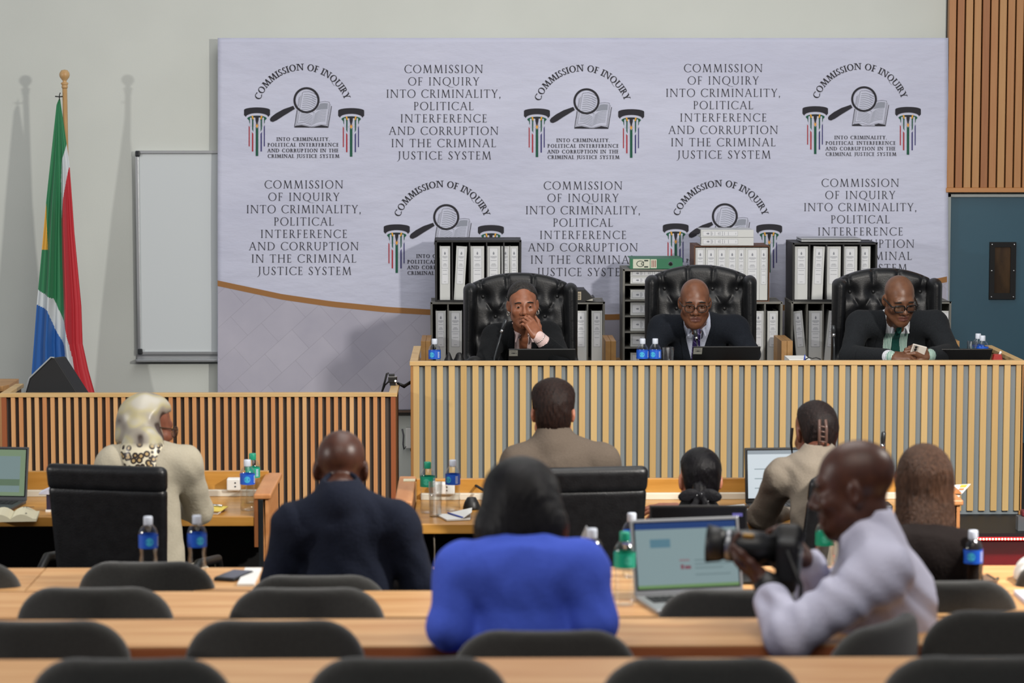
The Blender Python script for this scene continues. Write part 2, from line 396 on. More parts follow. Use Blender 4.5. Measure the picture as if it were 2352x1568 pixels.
# ------------------------------------------------------------------ banner
YB = 15.98
def wav(p):       # soft sag of the cloth
    return .004*math.sin(p.x*2.1+p.z*1.3)+.003*math.sin(p.z*5.2-p.x*1.1)+.0022*math.sin(p.x*7+p.z*2)
def bp(px, py, off=0):
    p = at(px, py, YB); p.y = YB + wav(p) - .0015 - off; return p
b0, b1 = at(500, 940, YB), at(2178, 88, YB); bx0, bx1, bz0, bz1 = b0.x, b1.x, at(1340, 941, YB).z, at(1340, 87, YB).z
banner = thing('backdrop_banner', 'huge pale fabric backdrop banner printed with commission emblems and text', 'banner', (0, 0, 0))
def grid_sheet(px0, px1, py0, py1, nx, ny, fn):
    vs = []; fs = []
    for j in range(ny+1):
        for i in range(nx+1): vs.append(fn(px0+(px1-px0)*i/nx, py0+(py1-py0)*j/ny))
    for j in range(ny):
        for i in range(nx): fs.append((j*(nx+1)+i, j*(nx+1)+i+1, (j+1)*(nx+1)+i+1, (j+1)*(nx+1)+i))
    return vs, fs
fb = MB(); vs_, fs_ = grid_sheet(500, 2178, 87, 941, 150, 80, lambda x, y: at(x, y, YB)+Vector((0, wav(at(x, y, YB)), 0)))
fb.add(vs_, fs_, 0, True)
M_fab = mat('banner_fabric', 'c1c4d6', .75, noise=(1.1, 'b9bccf', (1, 1, 2.6)), bump=(5, .35, (1, 1, 2.4), .03))
o = fb.build('fabric', M_fab, banner)
q = o.modifiers.new('solid', 'SOLIDIFY'); q.thickness = .003; q.offset = 1
hm = MB()
hm.box2((bx0-.002, YB-.004, bz0-.014), (bx1-.02, YB+.02, bz0)); hm.build('bottom_bar', mat('banner_bar', '5b4a40', .5), banner)
MB().box2((bx0+.05, YB+.012, bz1-.035), (bx1-.05, YB+.034, bz1-.006)).box2((bx0+.05, YB+.012, bz0), (bx0+.08, YB+.034, bz1-.035)).box2((bx1-.08, YB+.012, bz0), (bx1-.05, YB+.034, bz1-.035)).build('support_frame', M_alu, banner)
STR = [(500, 650), (650, 682), (760, 698), (890, 711), (990, 717), (1200, 727), (1400, 728), (1600, 722), (1800, 706), (2000, 680), (2173, 641)]
def stripe_y(x):
    for (xa, ya), (xb, yb) in zip(STR, STR[1:]):
        if x <= xb: return ya+(yb-ya)*(x-xa)/(xb-xa)
    return STR[-1][1]
vs_, fs_ = grid_sheet(500, 2175, -6.5, 6.5, 80, 1, lambda x, y: bp(x, stripe_y(x)+y, .001))
MB().add(vs_, fs_).build('gold_stripe', mat('print_gold', '94683a', .75), banner)
m = mat('print_tiles', 'a9a7b6', .8); nt = m.node_tree; bs = nt.nodes['Principled BSDF']
tc = nt.nodes.new('ShaderNodeTexCoord'); mp = nt.nodes.new('ShaderNodeMapping'); mp.inputs['Rotation'].default_value = (PI/2, math.radians(-0), math.radians(42)); mp.inputs['Scale'].default_value = (1, 1, 1)
nt.links.new(tc.outputs['Object'], mp.inputs[0])
bk = nt.nodes.new('ShaderNodeTexBrick'); nt.links.new(mp.outputs[0], bk.inputs[0]); bk.inputs['Scale'].default_value = 4
bk.inputs['Color1'].default_value = lin('b3b1be'); bk.inputs['Color2'].default_value = lin('a19fae'); bk.inputs['Mortar'].default_value = lin('86848f'); bk.inputs['Mortar Size'].default_value = .006; bk.inputs['Brick Width'].default_value = .9; bk.inputs['Row Height'].default_value = .62
nz = nt.nodes.new('ShaderNodeTexNoise'); nz.inputs['Scale'].default_value = 2.3; nz.inputs['Detail'].default_value = 6; nt.links.new(tc.outputs['Object'], nz.inputs[0])
mx = nt.nodes.new('ShaderNodeMix'); mx.data_type = 'RGBA'; mx.inputs[0].default_value = .55; nt.links.new(bk.outputs[0], mx.inputs[6])
rp = nt.nodes.new('ShaderNodeValToRGB'); rp.color_ramp.elements[0].position = .3; rp.color_ramp.elements[0].color = lin('9897a6'); rp.color_ramp.elements[1].position = .7; rp.color_ramp.elements[1].color = lin('bab7c2'); nt.links.new(nz.outputs['Fac'], rp.inputs[0]); nt.links.new(rp.outputs[0], mx.inputs[7]); nt.links.new(mx.outputs[2], bs.inputs['Base Color'])
vs_, fs_ = grid_sheet(501, 2174, 0, 1, 80, 12, lambda x, t: bp(x, stripe_y(x)+6+(939-stripe_y(x)-6)*t))
MB().add(vs_, fs_, 0, True).build('tile_print', m, banner)
M_let = mat('print_black', '26252c', .8)
LINES = [('COMMISSION', 180), ('OF INQUIRY', 163), ('INTO CRIMINALITY,', 263), ('POLITICAL', 137), ('INTERFERENCE', 198), ('AND CORRUPTION', 251), ('IN THE CRIMINAL', 240), ('JUSTICE SYSTEM', 214)]
def put_line(mb, s, cx, ytop, cap, wpx, T, t, off=.0012):
    for x, (polys, _) in text_layout(s, T, t, wpx/cap):
        for pl in polys:
            mb.add([bp(cx-wpx/2+(x+p[0])*cap, ytop+cap-p[1]*cap, off) for p in pl], [tuple(range(len(pl)))])
def block(cx, y0, k=1):
    mb = MB()
    for i, (s, wd) in enumerate(LINES): put_line(mb, s, cx+(2 if i == 7 else 0), y0+i*28.35*k, 18.6*k, wd*k, .105, .05)
    mb.build('lettering', M_let, banner, fix=False)
for cx, y0, k in ((1019, 149, 1), (1661, 147, 1), (698, 414, 1), (1339, 416.5, 1), (1976, 410.5, .985)): block(cx, y0, k)
LC = [mat('print_black', ''), mat('print_green', '1c5440', .8), mat('print_gold_bright', 'd79a3c', .8), mat('print_red', 'a03038', .8), mat('print_navy', '34306a', .8), mat('print_grey', '8b909c', .8), mat('print_page', 'bcbfd0', .8)]
def emblem(ox, oy, k=1):
    """u, v are measured on a 6.27x enlargement of the first emblem"""
    mb = MB(); lay = [0]
    def P(u, v, off): return bp(ox+u*k/6.27, oy+v*k/6.27, off)
    def poly(pts, mi, off=.0012): mb.add([P(u, v, off) for u, v in pts], [tuple(range(len(pts)))], mi)
    def line(pts, wd, mi, off=.0016):
        for (u0, v0), (u1, v1) in zip(pts, pts[1:]):
            L = math.hypot(u1-u0, v1-v0); nx, ny = -(v1-v0)/L*wd/2, (u1-u0)/L*wd/2
            poly([(u0+nx, v0+ny), (u1+nx, v1+ny), (u1-nx, v1-ny), (u0-nx, v0-ny)], mi, off)
    for dx, dy in ((0, 0), (1356, 10)):
        c = 315+dx
        top = [(c+187*math.cos(a), 768+dy-38*math.sin(a)) for a in np.linspace(PI, 0, 15)]
        bot = [(c+160*math.cos(a), 868+dy-55*math.sin(a)) for a in np.linspace(0, PI, 15)]
        for i in range(14): poly([top[i], top[i+1], bot[13-i], bot[14-i]], 0)
        for i in range(1): poly([top[0], (c-187, 840+dy), bot[14]], 0); poly([top[14], (c+187, 840+dy), bot[0]], 0)
        g = [(c+140*math.cos(a), 890+dy-42*math.sin(a)) for a in np.linspace(0, PI, 13)]
        poly(g+[(c-120, 912+dy), (c+120, 912+dy)], 1)
        poly([(c-55, 852+dy), (c+55, 852+dy), (c+22, 905+dy), (c+10, 960+dy), (c, 985+dy), (c-10, 960+dy), (c-22, 905+dy)], 0, .0018)
        for s in (-1, 1): poly([(c+s*80, 850+dy), (c+s*58, 850+dy), (c+s*44, 900+dy), (c+s*62, 905+dy)], 2, .0020)
        poly([(c-15, 960+dy), (c, 990+dy), (c+16, 960+dy), (c+16, 1000+dy), (c, 1030+dy), (c-15, 1000+dy)], 2, .0022)
        poly([(c-18, 1010+dy), (c, 1036+dy), (c+18, 1010+dy), (c+18, 1430+dy), (c-18, 1430+dy)], 1, .0016)
        for s in (-1, 1):
            poly([(c+s*54, 900+dy), (c+s*70, 900+dy), (c+s*70, 1045+dy), (c+s*54, 1080+dy)], 1, .0016)
            poly([(c+s*102, 900+dy), (c+s*116, 900+dy), (c+s*110, 950+dy), (c+s*102, 965+dy)], 1, .0016)
        for u0, u1, v0, v1, v2, mi in ((-73, -53, 1085, 1110, 1365, 3), (-119, -104, 995, 1015, 1292, 3), (52, 70, 1110, 1085, 1365, 4), (98, 112, 1015, 985, 1292, 4)):
            poly([(c+u0, v0+dy), (c+u1, v1+dy), (c+u1, v2+dy), (c+u0, v2+dy)], mi)
        for s in (-88, -36, 36, 88): poly([(c+s-12, 905+dy)]+[(c+s+12*math.cos(a), 890+dy-14*math.sin(a)) for a in np.linspace(PI, 0, 9)]+[(c+s+12, 905+dy), (c+s+12, 1000+dy), (c+s-12, 1000+dy)], 6, .0024)
    # open book
    poly([(890, 770), (930, 520), (975, 505), (1100, 520), (1130, 700), (1240, 660), (1355, 655), (1385, 715), (1335, 1020), (860, 1015)], 6, .001)
    poly([(855, 1020), (870, 995), (960, 985), (1080, 1012), (1130, 1012), (1240, 985), (1330, 1000), (1340, 1024)], 0, .0012)
    line([(893, 768), (856, 1018)], 9, 0); line([(1388, 712), (1338, 1022)], 9, 0)
    line([(1140, 800), (1105, 1005)], 4, 5); line([(905, 775), (880, 985), (960, 975), (1100, 1008)], 4, 0); line([(925, 790), (898, 960), (1000, 945), (1100, 985)], 4, 0)
    line([(1215, 655), (1290, 645), (1358, 655), (1318, 985), (1220, 980), (1112, 1008)], 4, 0); line([(1370, 680), (1328, 1000)], 4, 0)
    line([(970, 520), (985, 507), (1060, 502), (1130, 525), (1180, 560)], 4, 0); line([(970, 520), (925, 780)], 4, 0); line([(945, 560), (915, 720)], 4, 0); line([(925, 580), (903, 715)], 4, 0)
    poly([(1225, 675), (1280, 668), (1337, 672), (1330, 755), (1250, 760), (1160, 775)], 5)
    for i in range(6):
        v = 812+i*22
        line([(945-i*4, v), (1000-i*4, v-4), (1060-i*4, v+14), (1118-i*3, v+48)], 8, 5)
    for i in range(8):
        v = 790+i*22
        line([(1150-i*5, v+38-i*1), (1200-i*4, v), (1260-i*3, v-18), (1320-i*3, v-20)], 8, 5)
    for i in range(8):
        v = 548+i*31; l = 990-i*5
        line([(l, v), (l+60, v-6), (l+120, v+10), (l+185, v+44)], 9, 5, .0018)
    rg = ring(1028, 627, 188, 188, 30, 30, 0, 360, 40)
    for pl in rg: poly(pl, 0, .0024)
    hd = [(838, 708), (860, 752), (700, 850), (600, 915), (545, 940), (510, 930), (500, 900), (520, 868), (590, 815), (700, 755)]
    poly(hd, 0, .002)
    # curved heading and the four small lines
    R0 = 645; cx, cy, cap = 970, 842, 95
    arc = math.radians(140)*R0/cap
    for x, (polys, wd) in text_layout('COMMISSION OF INQUIRY', .19, .085, arc):
        a0 = (x+wd/2)/arc*math.radians(140)-math.radians(70.5)
        for pl in polys:
            pp = []
            for (gx, gy) in pl:
                lx, ly = (gx-wd/2)*cap, R0+gy*cap
                pp.append((cx+lx*math.cos(a0)+ly*math.sin(a0), cy+lx*math.sin(a0)-ly*math.cos(a0)))
            poly(pp, 0)
    for s, u0, u1, v in (('INTO CRIMINALITY,', 598, 1363, 1162), ('POLITICAL INTERFERENCE', 470, 1490, 1243), ('AND CORRUPTION IN THE', 467, 1488, 1325), ('CRIMINAL JUSTICE SYSTEM', 470, 1500, 1405)):
        for x, (polys, _) in text_layout(s, .2, .085, (u1-u0)/52):
            for pl in polys: poly([(u0+(x+p[0])*52, v+52-p[1]*52) for p in pl], 0)
    mb.build('emblem', LC, banner, fix=False)
for ox, oy, k in ((540, 130, 1), (1183, 132.5, 1), (1823, 129, .985), (861, 398.5, 1), (1502, 397, .993)): emblem(ox, oy, k)
# ------------------------------------------------------------------ whiteboard on the wall
wb0, wb1 = at(312, 347, 16.06), at(900, 812, 16.06)
wb = thing('whiteboard', 'wall-mounted whiteboard with aluminium frame, half hidden behind the backdrop banner', 'whiteboard', (wb0.x, 16.06, wb1.z))
W, H = wb1.x-wb0.x, wb0.z-wb1.z
MB().box2((.012, .005, .012), (W-.012, .038, H-.012)).build('board_surface', mat('whiteboard_enamel', 'c6ccce', .25), wb)
f_ = MB()
for p, q in (((0, 0), (.016, H)), ((W-.016, 0), (W, H)), ((0, 0), (W, .016)), ((0, H-.016), (W, H))): f_.box2((p[0], -.008, p[1]), (q[0], .038, q[1]))
f_.build('frame', M_alu, wb, .003)
for z in (.016, H-.016): MB().box((.012, -.01, z), (.03, .014, .036)).build('corner_cap', mat('corner_cap_black', '202326', .4), wb, .01)
MB().box2((-.012, -.037, -.04), (W, .035, -.03)).box2((-.012, -.04, -.046), (W, -.032, -.032)).box2((-.012, .02, -.04), (W, .037, 0)).build('pen_tray', M_alu, wb, .002)
# ------------------------------------------------------------------ flag
YF = 15.62
flag = thing('flag_on_pole', 'multicoloured national flag hanging from pale wooden pole beside the whiteboard', 'flag', at(147, 172, YF)*1)
fo = flag.location
FLE = [(228, 136), (241, 131), (456, 107), (573, 96), (699, 84), (856, 72), (930, 68), (1000, 66)]
FRE = [(228, 138.5), (241, 140), (325, 152), (382, 159.5), (534, 170), (702, 186), (790, 189), (850, 202), (899, 215.5), (940, 226), (1000, 232)]
def itp(tab, y):
    for (ya, xa), (yb, xb) in zip(tab, tab[1:]):
        if y <= yb: return xa+(xb-xa)*(y-ya)/(yb-ya)
    return tab[-1][1]
FG = [(228, 400), (329, 400), (330, 153), (372, 142), (414, 140), (498, 141), (623, 144), (741, 149), (754, 152), (822, 167), (899, 178), (1000, 190)]
FW = [(384, 158), (414, 152), (503, 141), (504, 0), (1000, 0)]
FT = [(80, 664), (86, 665), (123, 686), (149, 741), (190, 860)]
FB = [(80, 699), (84, 699), (112, 712), (125, 754), (149, 793), (153, 853), (154, 950)]
def yat(tab, x):
    for (xa, ya), (xb, yb) in zip(tab, tab[1:]):
        if x <= xb: return ya+(yb-ya)*(x-xa)/(xb-xa)
    return 2000
def fcol(x, y):
    if y > 740 and x > itp(FG, y): return 2
    if y > yat(FB, x): return 4
    if y > yat(FT, x): return 1
    if x > itp(FG, y):
        return 1 if y < 504 and (y < 384 or x < itp(FW, y)) else 2
    if 466 < y < 574 and x < 110 and x < 106+(y-466)*.04: return 3
    return 0
NU, NV = 110, 360; vs = []; fs = []; ms = []
for j in range(NV+1):
    y = 228+(1000-228)*j/NV; l, r = itp(FLE, y), itp(FRE, y)
    for i in range(NU+1):
        u = i/NU; x = l+(r-l)*u
        p = at(x, y, YF); p.y += -.02 + min(1, j/114)*(.035*math.sin(u*15+.6*math.sin(j*.0063))+.018*math.sin(u*31+2))*(.35+.65*j/NV) + .02*u
        vs.append(p-fo)
fm = MB()
for j in range(NV):
    y = 228+(1000-228)*(j+.5)/NV; l, r = itp(FLE, y), itp(FRE, y)
    for i in range(NU):
        fs.append((j*(NU+1)+i, j*(NU+1)+i+1, (j+1)*(NU+1)+i+1, (j+1)*(NU+1)+i)); ms.append(fcol(l+(r-l)*(i+.5)/NU, y))
fm.v = [tuple(v) for v in vs]; fm.f = fs; fm.m = ms; fm.sm = [True]*len(fs)
def satin(n, c): return mat('flag_'+n, c, .5, sheen=.2)
fm.build('cloth', [satin('green', '1e7448'), satin('white', 'c4cbce'), satin('red', 'b4202c'), satin('gold', 'd09a2c'), satin('blue', '1457a0')], flag, fix=False)
M_pole = wood('pole_wood', 'c8a677', 'b48d5c', .4, (14, 14, 2))
pz = fo.z; R_ = .0315
p2 = at(160, 900, YF+.07)-fo; base = Vector((p2.x*1.15, p2.y+.02, -pz+.0)); ax = Vector((0, .03, -.055))
MB().tube([(0, .02, -.055), (p2.x*1.15, .09, -pz+.04)], [.0145, .019], 12).build('pole', M_pole, flag)
MB().lathe([(.0, .032), (.018, .028), (.029, .013), (.0315, 0), (.028, -.014), (.017, -.028), (.011, -.036), (.013, -.042), (.021, -.046), (.023, -.053), (.018, -.058), (.017, -.066), (.02, -.071), (.015, -.08)], (0, .02, 0), 20).build('finial', M_pole, flag)
MB().lathe([(.19, 0), (.19, .02), (.05, .05), (.03, .12)], (p2.x*1.15, .09, -pz+.001), 24).build('stand_base', mat('stand_brass', '7d6a3c', .4, .7), flag)
h_ = at(137, 226, YF)-fo
MB().tube([h_+Vector((-.025, 0, .012)), h_+Vector((0, -.01, .01)), h_+Vector((.02, .03, .012))], .004, 6).tube([h_+Vector((0, -.01, -.01)), h_+Vector((.001, -.012, .02)), h_+Vector((.006, -.01, .034))], .003, 6).build('hook', M_black, flag)
fo = fo.copy()
for k_ in kids(flag): k_.location = (0, 0, fo.z)
flag.location = (fo.x, fo.y, 0)      # the thing stands on its base
# ------------------------------------------------------------------ judges' bench
YD = 13.2; YDB = 14.05; ZT = at(1340, 829, YD).z; ZWORK = 1.03
xa, xb = at(941, 829, YD).x, at(2354, 829, YD).x
dais = thing('judges_bench', 'long raised judges bench of pale timber slats over grey backing', 'bench', ((xa+xb)/2, YD, .36))
ox, oz = (xa+xb)/2, .36; L2 = (xb-xa)/2; HT = ZT-oz
s0 = at(949, 900, YD).x-ox; pit = (at(2333.8, 900, YD).x-at(949, 900, YD).x)/51
M_sl = slat_wood('judges_slat_timber', ['b8965e', 'c2a169', 'caab74'], pit, s0-.01)
sl = MB()
for i in range(52): sl.box2((s0+i*pit, 0, 0.02), (s0+i*pit+pit*.515, .022, HT-.022))
sl.build('slats', M_sl, dais, .0015)
MB().box2((-L2+.01, .022, .0), (L2-.01, .04, HT-.02)).build('backing_panel', mat('grey_backing', '7f888c', .8), dais)
for s in (-1, 1): MB().box2((s*L2-s*.004, .0, 0), (s*L2-s*.018, .03, HT-.022)).build('end_post', mat('end_post_wood', '9c6f3e', .5), dais, .001)
MB().box2((-L2, -.006, HT-.022), (L2, .036, HT)).build('front_cap', M_cap, dais, .002)
for s in (-1, 1):
    MB().box2((s*L2, .036, HT-.022), (s*L2-s*.04, YDB-YD, HT)).build('side_cap', M_cap, dais, .002)
    MB().box2((s*L2-s*.006, .04, 0), (s*L2-s*.034, YDB-YD, HT-.022)).build('side_panel', mat('side_panel_wood', 'a8835a', .5), dais)
MB().box2((-L2+.034, .04, ZWORK-oz-.03), (L2-.034, .62, ZWORK-oz)).build('worktop', mat('grey_worktop', '9a9a9a', .6), dais)
# ------------------------------------------------------------------ left slatted bench
YL = 13.0
xa, xb = at(-1, 903, YL).x, at(912, 903, YL).x; ZL = at(450, 902.5, YL).z
wbn = thing('witness_bench', 'lower slatted bench of orange brown timber with dark gaps', 'bench', ((xa+xb)/2, YL, 0))
ox, L2 = (xa+xb)/2, (xb-xa)/2
s0 = at(26, 1000, YL).x-ox; pit = (at(875.6, 1000, YL).x-at(26, 1000, YL).x)/47
M_sl2 = slat_wood('witness_slat_timber', ['b87a4c', 'c8925e', 'd0a674'], pit, s0-.005)
sl = MB()
for i in range(48): sl.box2((s0+i*pit, 0, .06), (s0+i*pit+pit*.515, .02, ZL-.02))
sl.build('slats', M_sl2, wbn, .0015)
MB().box2((-L2+.02, .02, 0), (L2-.02, .035, ZL-.02)).build('backing_panel', mat('dark_backing', '4a4541', .9), wbn)
for s in (-1, 1):
    MB().box2((s*L2-s*.008, 0, 0), (s*L2-s*.032, .03, ZL-.02)).build('end_post', mat('end_post_red', '94522e', .5), wbn, .0015)
    MB().box2((s*L2-s*.006, .03, 0), (s*L2-s*.03, .45, ZL-.02)).build('side_panel', mat('side_panel_dark', '6b4526', .6), wbn)
    MB().box2((s*L2, .042, ZL-.02), (s*L2-s*.042, .46, ZL)).build('side_cap', M_cap, wbn, .002)
MB().box2((-L2, -.004, ZL-.02), (L2, .042, ZL)).build('front_cap', M_cap, wbn, .002)
MB().box2((-L2+.03, .035, ZL-.14), (L2-.03, .42, ZL-.11)).build('inner_shelf', mat('grey_worktop', ''), wbn)
# far end of another bench, at the left edge
p = at(25, 884, 14.0); bn = thing('slatted_side_bench', 'rounded wooden bench top with dark slats at the far left edge', 'bench', (p.x, 14.0, 0))
pl = [(-.9, -.1), (-.07, -.1), (-.02, -.07), (0, 0), (0, .3), (-.9, .3)]
tz = at(25, 876, 14.1).z
MB().prism([(x, y-.05, tz-.03) for x, y in pl], (0, 0, .03)).build('bench_top', wood('bench_top_wood', 'b58a58', 'a27444'), bn, .003)
sb = MB()
for i in range(16): sb.box2((-.03-i*.05, -.09, .02), (-.055-i*.05, -.07, tz-.03))
sb.build('slats', M_sl2, bn); MB().box2((-.88, -.06, 0), (-.02, .2, tz-.03)).build('backing_panel', M_matt, bn)
# black wedge monitor on the left bench
Yw = 13.2; P_ = [at(x, y, Yw) for x, y in ((52, 925), (68, 869), (118, 821), (126, 822), (192, 925))]
o0 = at(118, 925, Yw); o0.z = ZL-.11
wd = thing('wedge_speaker', 'black wedge-shaped box with pale edge behind left slatted bench, before the flag', 'speaker', o0)
q_ = [(p.x-o0.x, 0, max(0, p.z-o0.z)) for p in P_]
MB().prism(q_, (0.03, .17, -.01)).build('housing', mat('matt_charcoal', '17181a', .65), wd, .004)
MB().tube([Vector(v)+Vector((-.002, -.003, .002)) for v in q_[0:4]], .0045, 6).build('edge_trim', mat('pale_trim', '8e9498', .4), wd)
# small camera with cable on the right end of the left bench
p = at(902, 879, 13.35); cm = thing('small_video_camera', 'small black camera box on right end cap of the left bench', 'camera', (p.x, 13.35, ZL))
MB().box((.0, 0, .03), (.045, .05, .03)).box((-.005, 0, .052), (.03, .03, .014)).build('body', M_black, cm, .004)
MB().box((0, 0, .0465), (.044, .048, .003)).build('silver_trim', M_alu, cm)
MB().lathe([(0, -.004), (.006, 0), (.004, .004)], (.015, -.026, .025), 10, R=Matrix.Rotation(PI/2, 3, 'X')).build('lens', mat('white_spot', 'f0f0f0', .3, emit=('ffffff', .6)), cm)
MB().box((0, 0, .0075), (.03, .03, .015)).build('foot', M_black, cm)
MB().tube([(-.055, .0, -.035), (-.03, -.0, .06), (-.02, 0, .062)], .006, 6).tube([(-.055, .01, -.035), (-.04, .01, 0), (-.02, 0, .02)], .0045, 6).build('bracket', M_black, cm)
cb = [at(912, 879, 13.36), at(922, 884, 13.36), at(928, 887, 13.36), at(934, 883, 13.38), at(944, 877, 13.4)]
tag(MB().tube(cb, [.006, .008, .01, .008, .009], 8).build('power_cable', M_black), 'thick black cable running from small camera across to judges bench', 'cable')
p = at(936, 1006, 16.05); tag(MB().box((0, 0, 0), (.036, .05, .13)).build('wall_socket_box', M_white, bevel=.006, loc=(p.x+.006, 16.07, p.z)), 'small white box fixed low on the wall between the two benches', 'socket box')
cb = [at(924, 985, 16.05), at(927, 1000, 16.05), at(926, 1020, 16.05), at(928, 1032, 16.05), at(933, 1025, 16.05)]
tag(MB().tube(cb, .006, 6).build('wall_cable', mat('grey_cable', '55555a', .5)), 'thin grey cable hanging on the wall between the two benches', 'cable')
# ------------------------------------------------------------------ red light strip under the platform edge
led = thing('light_strip', 'strip of glowing lights over a red-lit step at the lower right', 'light strip', (0, 12.6, .34))
lx0, lx1 = at(2226, 1228, 12.6).x, 3.6
MB().box2((lx0, -.0, -.012), (lx1, .018, .002)).build('strip_base', mat('strip_red', 'b02028', .5, emit=('ff1830', .8)), led)
lb = MB(); x = lx0+.01
while x < lx1: lb.ball((x, -.003, -.005), .0055, n=8); x += .0152
o = lb.build('diodes', mat('diode_glow', 'ffd8a0', .5, emit=('ffd090', 6)), led); o['kind'] = 'stuff'
lamp('step_glow', ((lx0+lx1)/2, 12.57, .29), ((lx0+lx1)/2, 12.45, .1), lx1-lx0, 20, (1, .03, .04), size_y=.03)
p = at(2347, 1195, 12.7); t = thing('grey_floor_box', 'small grey box with dark red top at the right edge', 'box', (p.x+.03, 12.72, .36))
MB().box((0, 0, .035), (.1, .06, .07)).build('body', mat('grey_box', '5c6064', .6), t); MB().box((.02, 0, .085), (.1, .06, .03)).build('cover', mat('maroon_box', '6a2430', .6), t, .008)
# ------------------------------------------------------------------ shelving behind the judges
YS = 15.4; ZS = at(1340, 827, YS).z-.02; sc = px_scale(YS)
M_fbk = mat('black_file_case', '1b1b1c', .55, noise=(14, '242424')); M_fgr = mat('grey_file_case', '77766f', .6, noise=(9, '6b6a64')); M_fbr = mat('brown_file_case', '6e4a34', .6, noise=(9, '5f3e2b'))
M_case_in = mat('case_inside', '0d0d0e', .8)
def px2x(px, Y): return at(px, 760, Y).x
def case(name, label, x0, x1, ytop, ybot, Y, n, m, cat='file case', horiz=False, depth=.33, group=None, thick=.012):
    """open pigeonhole case; x0, x1, ytop, ybot in pixels at its front plane Y"""
    a_, b_ = at(x0, ytop, Y), at(x1, ybot, Y); W, H = b_.x-a_.x, a_.z-b_.z
    t = thing(name, label, cat, ((a_.x+b_.x)/2, Y, b_.z), 0, group); w2 = W/2; k = thick
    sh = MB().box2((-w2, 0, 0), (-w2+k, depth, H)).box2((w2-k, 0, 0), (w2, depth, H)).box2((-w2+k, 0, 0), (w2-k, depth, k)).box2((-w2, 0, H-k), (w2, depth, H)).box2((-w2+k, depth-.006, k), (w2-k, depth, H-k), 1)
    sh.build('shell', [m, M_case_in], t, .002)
    for i in range(1, n):
        d = MB()
        if horiz: d.box2((-w2+k, .003, H*i/n-.004), (w2-k, depth-.007, H*i/n+.004))
        else: d.box2((-w2+W*i/n-.004, .003, k), (-w2+W*i/n+.004, depth-.007, H-k))
        d.build('divider', m, t)
    return t
credz = thing('timber_sideboard', 'low timber sideboard behind the judges, carrying the file cases', 'sideboard', ((px2x(960, 15.4)+px2x(2200, 15.4))/2, 15.36, .36))
wdt = px2x(2206, 15.4)-px2x(966, 15.4)
MB().box2((-wdt/2, 0, .02), (wdt/2, .4, ZS-.36-.03)).build('cabinet', M_timber, credz); MB().box2((-wdt/2, -.01, ZS-.36-.03), (wdt/2, .41, ZS-.36)).build('sideboard_top', M_timber, credz, .003)
for i, (x0, x1, wh) in enumerate(((966.7, 989, 'left of the woman judge, behind the blue bottle'), (1391, 1415, 'between the woman judge and the middle judge'), (1795, 1821, 'between the middle judge and the judge in green tie'), (2185, 2204, 'at the right end, beside the teal door'))):
    a_, b_ = at(x0, 783, 14.95), at(x1, 783, 14.95)
    t = thing('timber_partition', 'square timber partition post '+wh, 'partition', ((a_.x+b_.x)/2, 14.95, .36), 0, 'timber partitions')
    W = b_.x-a_.x; h_ = a_.z-.36
    MB().box2((-W/2, 0, 0), (-.0006, .39, h_)).build('half_post', M_timber, t, .0015); MB().box2((.0006, 0, 0), (W/2, .39, h_)).build('half_post', M_timber, t, .0015)
YZ = 827+.02*sc
U = [case('file_case', 'grey file case at lower left beneath the black case', 989, 1188.5, 694, YZ, YS, 5, M_fgr),
     case('file_case', 'grey file case right of the woman judge chair, under the folder with a barcode', 1190, 1389, 694, YZ, YS, 5, M_fgr),
     case('file_case', 'black file case standing at left, behind the woman judge chair', 999, 1197, 552, 693.5, YS+.04, 5, M_fbk),
     case('filing_tower', 'tall grey case of horizontal shelves left of the middle judge chair', 1431, 1596, 618, YZ, YS, 6, M_fgr, horiz=True),
     case('file_case', 'grey file case right of the middle judge, beneath the brown case', 1598, 1796, 693.5, YZ, YS, 5, M_fgr),
     case('file_case', 'brown file case packed full behind the middle judge chair', 1595, 1767, 564.5, 693, YS+.04, 1, M_fbr, thick=.006),
     case('file_case', 'grey file case left of the judge in green tie, beneath the black case', 1818, 1999, 693, YZ, YS, 5, M_fgr),
     case('file_case', 'grey file case at the far right, touching the teal door', 2000.5, 2183, 693, YZ, YS, 5, M_fgr),
     case('file_case', 'black file case standing behind the judge in green tie, silver laptop on top', 1821, 2014, 557.5, 692.5, YS+.04, 5, M_fbk)]
M_bind = mat('white_binder', 'c4c6c4', .4); M_lab = mat('spine_label_paper', 'd3d5d8', .6); M_sink = mat('spine_ink', '83868e', .7); M_bpage = mat('binder_pages', 'b9b7ae', .8)
